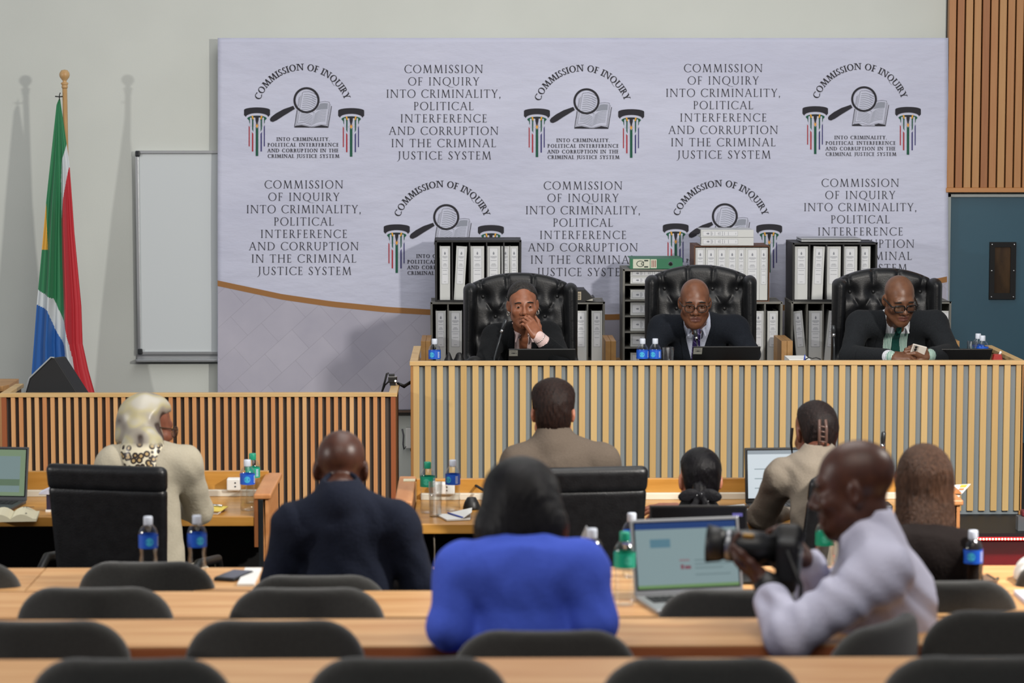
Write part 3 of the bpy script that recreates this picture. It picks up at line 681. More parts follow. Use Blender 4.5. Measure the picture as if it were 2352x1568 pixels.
def binder(label, x0, x1, ytop, ybot, Y, tilt=0, lying=False, group=None, m=None, big=0, emb=True):
    """lever arch file; pixel rectangle of its spine on the plane Y"""
    a_, b_ = at(x0, ytop, Y), at(x1, ybot, Y); W, H = b_.x-a_.x, a_.z-b_.z
    t = thing('ring_binder', label, 'binder', ((a_.x+b_.x)/2, Y, b_.z+.0008), 0, group)
    if lying: Ln, Th = W, H
    else: Ln, Th = H, W
    # built standing: thickness along x, length along z, spine towards -y
    t2, D = Th/2, .28
    R = Matrix.Rotation(-PI/2, 3, 'Y') if lying else Matrix.Rotation(tilt, 3, 'Y')
    sh = (lambda v: R @ Vector((v[0], v[1], v[2]-Ln/2)) + Vector((0, 0, Th/2))) if lying else (lambda v: R @ Vector((v[0]-0, v[1], v[2])))
    def bx(mb, a, b, mi=0):
        n0 = len(mb.v); mb.box2(a, b, mi)
        mb.v[n0:] = [tuple(sh(v)) for v in mb.v[n0:]]
    cv = MB(); bx(cv, (-t2, 0, 0), (t2, .004, Ln)); bx(cv, (-t2, .004, 0), (-t2+.003, D, Ln)); bx(cv, (t2-.003, .004, 0), (t2, D, Ln))
    cv.build('cover', m or M_bind, t, .0015)
    pg = MB(); bx(pg, (-t2+.004, .02, .008), (t2-.006, D-.012, Ln-.018)); pg.build('pages', M_bpage, t)
    lw = t2*.64; l0, l1 = Ln*.30, Ln*.965
    if big: lw = t2*.6
    lb = MB(); bx(lb, (-lw, -.0008, l0), (lw, 0, l1)); bd = .0011
    e = -.0012
    for p, q in (((-lw, l0), (-lw+bd, l1)), ((lw-bd, l0), (lw, l1)), ((-lw, l0), (lw, l0+bd)), ((-lw, l1-bd), (lw, l1))): bx(lb, (p[0], e, p[1]), (q[0], -.0008, q[1]), 1)
    LH = l1-l0
    if emb:
        c = l0+LH*.87
        for k, (w_, h_) in enumerate(((.004, .012), (.008, .010), (.0065, .006))): bx(lb, (-w_*.6, e-.0002*k, c-.004*k-h_/2), (w_*.6, -.0008, c-.004*k+h_/2), 1)
        for k, w_ in enumerate((.75, .8, .45)): bx(lb, (-lw*w_, e, c-.022-.005*k), (lw*w_, -.0008, c-.020-.005*k), 1)
    for fz, w_ in ((.655, .7), (.56, .4), (.535, .6), (.5, .65), (.44, .9), (.38, .65), (.27, .68), (.06, .35)):
        bx(lb, (-lw*w_, e, l0+LH*fz-.0011), (lw*w_, -.0008, l0+LH*fz+.0011), 1)
    lb.build('spine_label', [M_lab, M_sink], t)
    return t
ORD = ['first', 'second', 'third', 'fourth', 'fifth', 'sixth', 'seventh']
def row(where, group, items, ytop, ybot, Y, tilts={}):
    for i, (x0, x1) in enumerate(items): binder(f'white ring binder, {ORD[i]} from left in {where}', x0, x1, ytop, ybot, Y, tilts.get(i, 0), group=group)
yb_ = lambda Y, t: 240+(CAMZ-t)*px_scale(Y)
B1, B2 = 690.5-1, 826+.02*sc-4
row('black case behind the woman judge', 'binders in left black case', ((1010, 1034), (1042, 1066), (1081, 1112), (1118.5, 1149), (1152, 1170), (1171.5, 1190)), 565.5, B1-.3, YS+.06, {1: .055})
row('grey case at lower left', 'binders in lower left case', ((1001, 1024), (1031, 1061), (1067, 1096)), 714, B2+2, YS+.02)
row('grey case right of the woman judge', 'binders in case right of the woman judge', ((1320, 1348), (1359, 1383)), 714, B2+2, YS+.02)
row('brown case behind the middle judge', 'binders in brown case', ((1597.5, 1619), (1621, 1644.5), (1646, 1669), (1670, 1693), (1694, 1710.5), (1712, 1743.5), (1745, 1762.5)), 569, B1, YS+.05)
row('grey case right of the middle judge', 'binders in case right of the middle judge', ((1729, 1754), (1763, 1786)), 714.5, B2+2, YS+.02)
row('black case behind the judge in green tie', 'binders in right black case', ((1826, 1854.5), (1865, 1889), (1899, 1930), (1936, 1968), (1974.5, 1998)), 566, B1-.3, YS+.06, {1: .035})
row('grey case left of the judge in green tie', 'binders in lower right case', ((1832, 1853), (1858, 1888), (1893, 1915)), 714, B2+2, YS+.02, {0: -.10, 2: .10})
binder('white ring binder standing alone in far right grey case by the teal door', 2154, 2180, 714, B2+2, YS+.02, .02)
th = (YZ-618)/6
for i in range(6):
    yb0 = 618+th*(i+1)-2.2
    hh = (28, 22, 29.5, 30, 30, 22)[i]
    nm = ['top', 'second', 'third', 'fourth', 'fifth', 'lowest'][i]
    if i == 0:
        binder('white binder lying uppermost of two in top slot of the filing tower', 1448, 1572, yb0-32, yb0-16.6, YS+.03, lying=True, group='binders lying in the filing tower')
        binder('white binder lying beneath another in top slot of the filing tower', 1448, 1572, yb0-16.2, yb0-.4, YS+.03, lying=True, group='binders lying in the filing tower')
    else: binder(f'white binder lying in {nm} slot of the filing tower, spine outward', 1448, 1572, yb0-hh, yb0-.4, YS+.03, lying=True, group='binders lying in the filing tower')
binder('upper of two white binders lying on the brown case', 1610, 1731, 528, 545.2, YS+.03, lying=True, group='binders lying on the brown case')
binder('lower of two white binders lying on the brown case', 1610.5, 1731, 546, 564, YS+.03, lying=True, group='binders lying on the brown case')
# green lever arch file on the tower
a_, b_ = at(1447, 594, YS+.02), at(1568, 617.6, YS+.02); W, H = b_.x-a_.x, a_.z-b_.z
t = thing('green_lever_file', 'green lever arch file lying on top of the filing tower', 'binder', ((a_.x+b_.x)/2, YS+.02, b_.z+.0008))
MB().box2((-W/2, 0, 0), (W/2, .004, H)).box2((-W/2, .004, 0), (W/2, .28, .003)).box2((-W/2, .004, H-.003), (W/2, .28, H)).build('cover', mat('green_file', '1f6a48', .5), t, .001)
MB().box2((-W/2+.01, .02, .004), (W/2-.01, .26, H-.012)).build('pages', M_bpage, t)
gl = MB().box2((-W/2+.018, -.001, .003), (-W/2+.118, 0, H-.003)).box2((-W/2+.122, -.001, .004), (-W/2+.158, 0, H-.004))
for k in range(3): gl.box2((-W/2+.128+k*.01, -.0015, .01), (-W/2+.133+k*.01, -.001, H-.01), 1)
for pl in ring(-W/2+.062, H/2, .024, .019, .004, .004, 20, 340, 18): gl.add([(x, -.0016, z) for x, z in pl], [(0, 1, 2, 3)], 2)
for pl in ring(-W/2+.074, H/2, .009, .009, .004, .004, 0, 360, 12): gl.add([(x, -.0016, z) for x, z in pl], [(0, 1, 2, 3)], 2)
for z_ in (.012, H-.012): gl.box2((-W/2+.084, -.0016, z_-.004), (-W/2+.108, -.001, z_+.004), 2)
gl.build('spine_label', [mat('file_label', 'c9cbb8', .6), mat('file_red', '8c5048', .7), mat('file_ink', '27382f', .7)], t)
MB().lathe([(.0135, 0), (.0135, -.002), (.010, -.0025), (.0095, .0)], (W/2-.072, -.001, H/2), 18, R=Matrix.Rotation(PI/2, 3, 'X')).build('finger_ring', M_chrome, t)
MB().lathe([(.0, 0), (.0095, 0), (.0095, .001), (0, .001)], (W/2-.072, -.001, H/2), 16, R=Matrix.Rotation(PI/2, 3, 'X')).build('finger_hole', M_matt, t)
# black folder with barcode, lying half open
p = at(1340, 691, YS+.03); zf = at(1340, 694, YS).z+.001
t = thing('black_folder', 'black folder with a barcode sticker lying half open on the grey case', 'folder', (p.x, YS+.02, zf))
MB().box2((-.05, 0, 0), (.012, .006, .07)).add([(.012, .002, .006), (.068, .002, .025), (.068, .25, .025), (.012, .25, .006), (.012, .002, .067), (.05, .002, .028), (.05, .25, .028), (.012, .25, .067)], [(0, 1, 2, 3), (4, 5, 6, 7), (4, 5, 1, 0)]).box2((-.05, .006, 0), (.012, .25, .004)).box2((-.05, .006, .066), (.012, .25, .07)).build('cover', mat('black_folder_card', '161514', .5), t)
MB().box2((.012, .006, .006), (.055, .24, .022)).build('pages', M_bpage, t)
bc = MB().box2((-.038, -.001, .012), (-.014, 0, .06))
for k, h_ in enumerate((.004, .002, .005, .002, .003, .005, .002)): bc.box2((-.034, -.0016, .018+k*.0054), (-.018, -.001, .018+k*.0054+h_*.7), 1)
bc.build('barcode_label', [mat('sticker_beige', 'b5a890', .6), M_ink], t)
# silver laptop shut on the right black case
p = at(1909, 557, YS+.1); a_, b_ = at(1840, 557, YS+.06), at(1978, 557, YS+.06)
t = thing('closed_laptop', 'silver laptop lying shut on top of the black case', 'laptop', ((a_.x+b_.x)/2, YS+.06, at(1900, 557.5, YS+.04).z+.001))
Wl = b_.x-a_.x
MB().box2((-Wl/2, 0, .003), (Wl/2, .24, .014)).build('base', mat('silver_shell', 'a9abad', .35, .6), t, .004); MB().box2((-Wl/2, 0, .0155), (Wl/2, .24, .024)).build('lid', mat('silver_shell', ''), t, .004)
MB().box2((-Wl/2+.02, .02, 0), (-Wl/2+.05, .22, .004)).box2((Wl/2-.05, .02, 0), (Wl/2-.02, .22, .004)).build('rubber_feet', M_black, t)
# ------------------------------------------------------------------ laptops
def laptop(label, c, rotz, W=.33, D=.225, tilt=20, shell='black_plastic', screen=None, group=None, open_to=1):
    """c = middle of the hinge line on the table; the keyboard lies towards -y (the user), the lid leans to +y by `tilt` degrees"""
    t = thing('laptop', label, 'laptop', c, rotz, group); m = MATS[shell]
    MB().box2((-W/2, -D, 0), (W/2, 0, .014)).build('base', m, t, .004)
    kb = MB()
    for r in range(5):
        for k in range(13): kb.box2((-W*.43+k*W*.0662, -D*.42+r*.018-.02, .014), (-W*.43+k*W*.0662+W*.055, -D*.42+r*.018-.006, .0165))
    kb.box2((-.05, -D+.012, .0139), (.05, -D+.065, .0145), 1)
    kb.build('keyboard', [mat('keys', '1d1e20', .6), mat('touchpad', '55585a', .4)], t)
    R = Matrix.Rotation(-math.radians(tilt), 3, 'X')
    def tr(mb):
        mb.v = [tuple(R @ Vector(v) + Vector((0, .002, .012))) for v in mb.v]; return mb
    lid = tr(MB().box2((-W/2, 0, 0), (W/2, .008, D))).build('lid', m, t, .003)
    scr = MB().box2((-W/2+.008, -.0012, .016), (W/2-.008, 0, D-.008)); mats = [mat('screen_black', '07080a', .2)]
    if screen:
        w, h = W-.024, D-.032
        for (u0, v0, u1, v1, colr, st) in screen:
            k = 'screen_%s_%s' % (colr, str(st)); mats.append(mat(k, '101010', .3, emit=(colr, st)))
            scr.box2((-w/2+u0*w, -.0013-.0002*len(mats), .02+v0*h), (-w/2+u1*w, -.0012, .02+v1*h), len(mats)-1)
    tr(scr).build('display', mats, lid)
    tr(MB().box2((-W/2+.03, -.001, -.006), (W/2-.03, .007, .002))).build('hinge', M_black, t)
    return t
mat('silver_shell', ''); mat('laptop_grey', '4a4c4e', .4, .4)
def sticker(l, W, D, tilt):
    R = Matrix.Rotation(-math.radians(tilt), 3, 'X'); mb = MB()
    lid = [k for k in kids(l) if k.name.split('.')[0] == 'lid'][0]
    mb.box2((W/2-.003, .008, D-.055), (W/2-.048, .0088, D-.006))
    for x, z, r in ((-.016, .034, .0022), (-.024, .034, .0042), (-.032, .034, .0036), (-.041, .034, .0022)): mb.box2((W/2+x-r, .0088, D-r-.001*0-.03), (W/2+x+r, .0092, D+r-.03), 1)
    mb.box2((W/2-.01, .0088, D-.016), (W/2-.04, .0092, D-.0145), 1)
    mb.v = [tuple(R @ Vector(v) + Vector((0, .002, .012))) for v in mb.v]; mb.build('asset_sticker', [mat('sticker_grey', '9c9c92', .5), M_ink], lid)
for x0, x1, yt, wh in ((1168, 1322, 799, 'in front of the woman judge'), (1592, 1747, 793.5, 'in front of the middle judge'), (2127, 2280, 799, 'in front of the judge in green tie')):
    Yl = 13.42; a_, b_ = at(x0, yt, Yl), at(x1, yt, Yl); W = b_.x-a_.x; D = .235
    need = a_.z-ZWORK-.014; tl = math.degrees(math.acos(min(1, need/D)))
    l = laptop('open black laptop with sticker on its lid, '+wh, ((a_.x+b_.x)/2, Yl+math.sin(math.radians(tl))*D, ZWORK), PI, W, D, tl, group='laptops on the judges bench')
    sticker(l, W, D, tl)
# ------------------------------------------------------------------ bottles, glasses, microphones
M_pet = clear_mat('clear_bottle', (.93, .95, .96)); M_glass = clear_mat('clear_glass', (.94, .95, .95))
def bottle_proto(h=.215, r=.0315):
    t = thing('water_bottle', '', 'bottle', (0, 0, -5)); k = h/.215
    pr = [(.0, .003), (.018, .001), (.026, 0), (.0305, .006), (.0315, .02), (.0290, .035), (.0312, .047), (.029, .06), (.0312, .072), (.0285, .09), (.0312, .108), (.0315, .112), (.0315, .156), (.030, .165), (.025, .176), (.0165, .186), (.0130, .190), (.0125, .194), (.0125, .2)]
    MB().lathe([(a_*r/.0315, b_*k) for a_, b_ in pr], n=24).build('bottle_body', M_pet, t)
    MB().lathe([(r*1.012, .112*k), (r*1.014, .114*k), (r*1.014, .154*k), (r*1.012, .156*k)], n=24, cap=False).build('bottle_label', mat('blue_label', '1c56c0', .4), t)
    # print on the label: a pale roundel and a block of small text
    pr = MB()
    for a0 in (0,):
        pl = []
        for q in range(12):
            g = 2*PI*q/12; aa = a0-PI/2-.45+.42*math.cos(g); pl.append((r*1.02*math.cos(aa), r*1.02*math.sin(aa), (.134+.014*math.sin(g))*k))
        pr.add(pl+[(r*1.035*math.cos(a0-PI/2-.45), r*1.035*math.sin(a0-PI/2-.45), .134*k)], [(q, (q+1) % 12, 12) for q in range(12)])
        for q in range(5):
            z0 = (.119+q*.0065)*k; n0 = []
            for u in range(4):
                aa = a0-PI/2+.55+.13*u; n0.append((r*1.02*math.cos(aa), r*1.02*math.sin(aa)))
            for u in range(3): pr.add([(n0[u][0], n0[u][1], z0), (n0[u+1][0], n0[u+1][1], z0), (n0[u+1][0], n0[u+1][1], z0+.004*k), (n0[u][0], n0[u][1], z0+.004*k)], [(0, 1, 2, 3)], 1)
    pr.build('label_print', [mat('label_cyan', '3fa8cc', .4), mat('label_white', 'b9c4e0', .4)], t)
    MB().lathe([(.0148, .187*k), (.0152, .19*k), (.0152, .211*k), (.0135, .215*k), (0, .215*k)], n=20).build('bottle_cap', mat('white_cap', 'c3cad6', .4), t)
    return t
bot = bottle_proto()
GREEN = {'blue_label': mat('green_label', '0f9c7c', .4), 'white_cap': mat('green_cap', '149070', .4), 'label_cyan': mat('label_mint', '48b89c', .4)}
used = []
def bottle(px, ytop, Y, label, green=False, z=None, h=.215, group='water bottles', rz=0):
    """the cap's top is seen at pixel (px, ytop)"""
    p = at(px, ytop, Y); loc = (p.x, Y, p.z-h if z is None else z)
    if not used and not green: bot.location = loc; bot['label'] = label; bot['group'] = group; bot.rotation_euler.z = rz; used.append(1); return bot
    return copy_thing(bot, loc, rz, label, group, GREEN if green else None)
bottle(998, 772, 13.45, 'blue-labelled water bottle at the left end of judges bench', z=ZWORK)
bottle(1476, 776, 13.45, 'left of two blue-labelled water bottles before the middle judge', z=ZWORK, rz=.3)
bottle(1505, 775.5, 13.45, 'right of two blue-labelled water bottles before the middle judge', z=ZWORK)
bottle(2247, 762, 13.72, 'rear water bottle of a pair at right end of judges bench', z=ZWORK, rz=-.8)
bottle(2257, 766, 13.6, 'front water bottle of a pair at right end of judges bench', z=ZWORK, rz=.9)
def tumbler(px, ytop, Y, z, label, h=.1, r=.031):
    p = at(px, ytop, Y); t = thing('drinking_glass', label, 'glass', (p.x, Y, z), 0, 'drinking glasses')
    h = p.z-z
    MB().lathe([(0, 0), (r*.86, 0), (r, h), (r-.003, h), (r*.86-.003, .008), (0, .008)], n=24, cap=False).build('tumbler', M_glass, t)
    return t
tumbler(1535, 797, 13.5, ZWORK, 'empty clear glass beside two bottles before the middle judge')
tumbler(2233, 783, 13.66, ZWORK, 'clear glass partly hidden by bottles at right end of judges bench', r=.028)
M_mic = mat('mic_grey', '3a3d40', .35, .6)
def gooseneck(label, pts, Y, zb, head=.06, ringcol=None, base=True, group='gooseneck microphones', thick=.0052):
    """pts = pixels from the head's tip down the neck"""
    P3 = [at(x, y, Y+i*.0) for i, (x, y) in enumerate(pts)]; bp_ = P3[-1].copy(); bp_.z = zb
    t = thing('gooseneck_microphone', label, 'microphone', bp_, 0, group); L = [p-bp_ for p in P3]
    d = (L[1]-L[0]).normalized(); e = L[0]+d*head
    MB().tube([L[0], L[0]+d*.004, L[0]+d*head*.5, e-d*.008, e], [.006, .0095, .0105, .0085, .006], 12).build('mic_head', mat('mic_black', '121314', .5) if ringcol else M_mic, t)
    if ringcol: MB().tube([e-d*.003, e+d*.012], .009, 12).build('light_ring', mat('red_ring', 'd01020', .4, emit=('ff1030', 4)), t)
    else:
        MB().tube([e-d*.002, e+d*.014], .0088, 10).build('mic_collar', M_chrome, t)
    MB().tube([e]+L[1:]+([Vector((0, 0, .02))] if base else []), thick, 8).build('neck', M_mic, t)
    if base: MB().box((0, 0, .012), (.09, .11, .024)).build('base', M_black, t, .006)
    return t
gooseneck('gooseneck microphone leaning before the woman judge, left of her laptop', [(1163, 733), (1154, 757), (1142, 800), (1136, 822), (1133, 850)], 13.45, ZWORK)
gooseneck('slim gooseneck microphone standing in front of the middle judge tie', [(1596, 757), (1599, 773), (1603, 800), (1604, 860)], 13.5, ZWORK, .04, thick=.004)
gooseneck('silver gooseneck microphone left of the judge in green tie', [(1914, 747), (1915, 764), (1916, 800), (1916, 826), (1916, 850)], 13.45, ZWORK, .045)
# red stapler, black bag, paper and pen on the judges bench
p = at(2296, 826, 13.3); t = thing('red_stapler', 'red and black stapler-like gadget in right corner of judges bench', 'stapler', (p.x-.005, 13.34, ZWORK))
MB().box((0, 0, .05), (.05, .035, .1)).build('base', M_black, t, .006); MB().prism([(-.028, -.02, .1), (.028, -.02, .1), (.02, -.02, .142), (-.018, -.02, .142)], (0, .04, 0)).build('red_cover', mat('stapler_red', '9c2620', .5), t, .003)
MB().tube([(.012, 0, .14), (.02, 0, .156)], .006, 8).build('button', M_white, t)
p = at(1066, 826, 13.55); g = Grid((p.x-.14, 13.42, ZWORK), (p.x+.13, 13.7, ZWORK+.2), .007)
def zz(y, Y=13.5): return at(1060, y, Y).z
for x, y, r, h_ in ((1031, 806, .032, 0), (1055, 812, .03, 0), (1090, 817, .058, 0)):
    q = at(x, y, 13.55)
    if r < .033: g.u(g.cone((q.x, 13.55, q.z-.012), (q.x-.006, 13.55, ZWORK+.03), .008 if x < 1040 else .02, .05), .01)
    else: g.u(g.ell((q.x, 13.55, ZWORK+.04), (.06, .07, q.z-ZWORK-.04)), .02)
tag(mesh_of([nets(g)], 'soft_black_bag', mat('black_leather_soft', '0f0f10', .5, bump=(40, .3)), origin=(p.x, 13.55, ZWORK)), 'soft black bag slumped beside bottle at left end of judges bench', 'bag').location = (p.x, 13.55, ZWORK)
p = at(1836, 824, 13.4); t = thing('paper_stack', 'small stack of pale papers before the judge in green tie, left of him', 'papers', (p.x, 13.42, ZWORK))
MB().box2((-.06, -.08, 0), (.05, .13, at(1836, 822.5, 13.4).z-ZWORK)).build('sheets', M_paper, t)
p = at(1845, 822, 13.36); tag(MB().tube([(0, 0, 0), (.004, .0, .06), (.005, 0, .075)], [.004, .004, .002], 8).build('blue_pen', mat('blue_pen_plastic', '2440a0', .4), loc=(p.x, 13.335, p.z-.055)), 'blue pen standing upright beside pale papers on judges bench', 'pen')
cb = [at(1850, 825, 13.33), at(1858, 820.5, 13.34), at(1866, 823, 13.34), at(1875, 821, 13.34), at(1885, 825, 13.33)]
tag(MB().tube(cb, .003, 6).build('coiled_wire', M_black), 'thin dark wire looping by the papers on judges bench', 'wire')
# ------------------------------------------------------------------ counsel desks
def counsel_desk(name, label, x0, x1, y0, y1, arms, ztop=.85):
    t = thing(name, label, 'desk', ((x0+x1)/2, y0, 0)); w2 = (x1-x0)/2; D = y1-y0
    MB().box2((-w2, 0, .708), (w2, D, .75)).build('worktop', M_desk2, t, .004)
    MB().box2((-w2, D, .30), (w2, D+.03, ztop)).build('privacy_panel', M_desk2, t, .003)
    MB().box2((-w2+.02, D-.03, .75), (w2-.02, D-.001, .778)).build('cable_trunking', mat('trunking_white', 'cfcabb', .5), t, .003)
    MB().box2((-w2, D-.05, .02), (w2, D-.03, .70)).build('modesty_panel', M_matt, t)
    for s, xo in arms:
        e = xo-(x0+x1)/2
        MB().box2((e-s*.062, -.012, .822), (e+s*.010, D+.04, .845)).build('arm_rail', M_arm, t, .006)
        MB().box2((e-s*.062, -.004, .62), (e-s*.045, D, .822)).build('arm_inner_panel', mat('arm_inner_wood', '84502a', .5), t, .002)
        MB().box2((e-s*.044, -.006, .0), (e-s*.024, .03, .82)).build('steel_leg', M_steel, t, .002)
        sl = MB(); n = 16
        for i in range(n): sl.box2((e-s*.024, .0+i*(D-.02)/n, .56), (e-s*.002, .0+i*(D-.02)/n+(D-.02)/n*.62, .822))
        sl.box2((e-s*.024, 0, .56), (e-s*.014, D, .822))
        sl.build('arm_slats', M_arm, t, .0015)
    return t
lx = at(592, 1190, 10.74).x; le = at(622, 1141, 10.74).x-.008
counsel_desk('counsel_desk', 'honey-coloured desk with raised back panel and arm rail on the left side', -3.6, lx, 10.74, 11.32, [(1, le)], .857)
rx0 = at(948, 1209, 10.53).x; rx1 = at(2196, 1190, 10.53).x
re_ = at(907, 1152, 10.53).x; re2 = at(2211, 1150, 10.53).x
counsel_desk('counsel_desk', 'long honey-coloured desk with two arm rails before the judges bench', rx0, rx1, 10.53, 11.2, [(-1, re_+.008), (1, re2-.008)], .838)
p = at(940, 1113, 11.1); tag(MB().box2((-.025, -.03, 0), (.025, .03, .004)).build('note_card', M_cream, loc=(p.x, 11.1, .8455)), 'small cream card on left arm rail of the long counsel desk', 'card')
cb = [at(919, 1140, 11.15), at(921, 1118, 11.2), at(932, 1104, 11.25), at(955, 1102, 11.28), at(990, 1104, 11.28), at(1030, 1104, 11.28), at(1065, 1106, 11.27), at(1090, 1113, 11.22), at(1110, 1125, 11.1)]
tag(MB().tube(cb, .006, 6).build('desk_cable', M_black), 'black cable draped along the back panel of the long counsel desk', 'cable')
cb = [at(997, 1228, 10.56), at(998, 1260, 10.56), at(997, 1300, 10.56), at(996, 1340, 10.56)]
tag(MB().tube(cb, .004, 6).build('hanging_cord', mat('beige_cord', '5a5246', .6)), 'thin beige cord hanging below front edge of the long counsel desk', 'cord')
# ------------------------------------------------------------------ audience rows: desks and chairs
ROWS = [(.89, 8.33, 8.75, .14), (1.0, 7.33, 7.73, .25), (1.10, 6.45, 6.80, .35), (1.18, 5.5, 5.93, .43)]
WHERE = ['first', 'second', 'third', 'nearest']
for i, (z, ya, yb, fz) in enumerate(ROWS):
    for k, (x0, x1) in enumerate(((-3.2, -1.452), (-1.448, 1.63), (1.634, 3.4))):
        if (k == 0 and i > 1) or (k == 2 and i != 0): continue
        if k == 0: lb = f'left-hand pale wooden bench desk in the {WHERE[i]} audience row'
        elif k == 1: lb = f'long pale wooden bench desk across the {WHERE[i]} audience row' if i < 3 else 'long wooden bench desk nearest the camera at the bottom edge'
        else: lb = 'right-hand pale wooden bench desk in the first audience row'
        y0 = ya if k < 2 else 8.1
        t = thing('audience_desk', lb, 'desk', ((x0+x1)/2, y0, fz), 0, 'audience desks'); w2 = (x1-x0)/2; D = yb-y0; h = z-fz
        MB().box2((-w2, 0, h-.004), (w2, D, h)).build('desk_top', M_desk, t)
        MB().box2((-w2, -.001, h-.035), (w2, D, h-.0042)).build('desk_edge', M_dedge, t, .002)
        MB().box2((-w2+.03, D-.04, .12), (w2-.03, D-.02, h-.035)).build('modesty_panel', M_dedge, t)
        for s in (-1, 0, 1): MB().box2((s*(w2-.03)-.015, .05, 0), (s*(w2-.03)+.015, D-.04, h-.035)).build('leg', M_steel, t, .003)
M_up = mat('charcoal_upholstery', '343431', .95, noise=(220, '292927'), bump=(420, .25), sheen=.3)
def audience_chair_proto():
    t = thing('audience_chair', '', 'chair', (0, 0, -5))
    g = Grid((-.25, -.06, .40), (.25, .2, .86), .009)
    y = g.Y-.55*g.X**2*2.0-.0; zc = g.Z-.64
    hw = .224-.02*np.clip((.62-g.Z)/.2, 0, 1)
    r = .12
    qx, qz = np.abs(g.X)-hw+r, np.abs(zc)-.19+r
    d2 = np.sqrt(np.maximum(qx, 0)**2+np.maximum(qz, 0)**2)+np.minimum(np.maximum(qx, qz), 0)-r
    dy = np.abs(y)-.022
    g.F = np.sqrt(np.maximum(d2+.018, 0)**2+np.maximum(dy+.018, 0)**2)+np.minimum(np.maximum(d2+.018, dy+.018), 0)-.018
    mesh_of([nets(g)], 'backrest', M_up, t)
    g = Grid((-.24, .0, .40), (.24, .5, .50), .012); g.F = g.rbox((0, .25, .45), (.225, .23, .03), .028)
    mesh_of([nets(g)], 'seat', M_up, t)
    for s in (-1, 1):
        MB().tube([(s*.19, .44, .42), (s*.22, .47, 0)], .011, 8).build('leg', M_black, t)
        MB().tube([(s*.19, .06, .42), (s*.22, -.02, 0)], .011, 8).build('leg', M_black, t)
        MB().tube([(s*.14, .2, .415), (s*.14, .0, .415), (s*.14, -.005, .46), (s*.13, .02, .6)], .011, 8).build('back_strut', M_black, t)
    return t
chp = audience_chair_proto(); cused = []
def achair(px, ytop, Y, fz, label, rz=0, h=None):
    p = at(px, ytop, Y); loc = (p.x, Y-.035, fz)
    sc_ = (p.z-fz)/.83
    if not cused:
        o = chp; o.location = loc; o.rotation_euler.z = rz; o['label'] = label; o['group'] = 'charcoal audience chairs'; cused.append(1)
    else: o = copy_thing(chp, loc, rz, label, 'charcoal audience chairs')
    o.scale = (1, 1, sc_); return o
A = 'charcoal upholstered audience chair '
achair(-110, 1287, 8.4, .14, A+'cut off by the left edge, in the first row')
achair(335, 1286, 8.36, .14, A+'in the first row, behind the two blue bottles')
achair(727, 1317, 8.02, .14, A+'holding the man in navy suit')
achair(216, 1344, 7.30, .25, A+'in the second row, at left, nearest the left edge')
achair(703, 1345, 7.30, .25, A+'in the second row, directly behind the man in navy suit')
achair(1690, 1349, 7.32, .25, A+'pushed up beside the big silver laptop')
achair(2165, 1329, 7.42, .25, A+'in the second row, behind the brown-haired woman')
achair(90, 1420, 6.38, .35, A+'in the third row, at the far left')
achair(630, 1419, 6.38, .35, A+'in the third row, left of the woman in blue')
achair(1252, 1442, 6.16, .35, A+'holding the woman in blue jacket')
achair(2042, 1418, 6.33, .35, A+'turned sideways under the photographer', .95)
achair(2325, 1396, 6.42, .35, A+'in the third row, at the right edge beside the photographer')
achair(298, 1505, 5.52, .43, A+'in the nearest row, at lower left corner')
achair(936, 1503, 5.52, .43, A+'in the nearest row, below the woman in blue, left of centre')
achair(1612, 1504, 5.52, .43, A+'in the nearest row, below the photographer lens')
achair(2260, 1500, 5.52, .43, A+'in the nearest row, at lower right corner')
achair(1990, 1311, 8.32, .14, A+'under the brown-haired woman')
achair(2492, 1276, 8.36, .14, A+'at the right edge, in the first row')
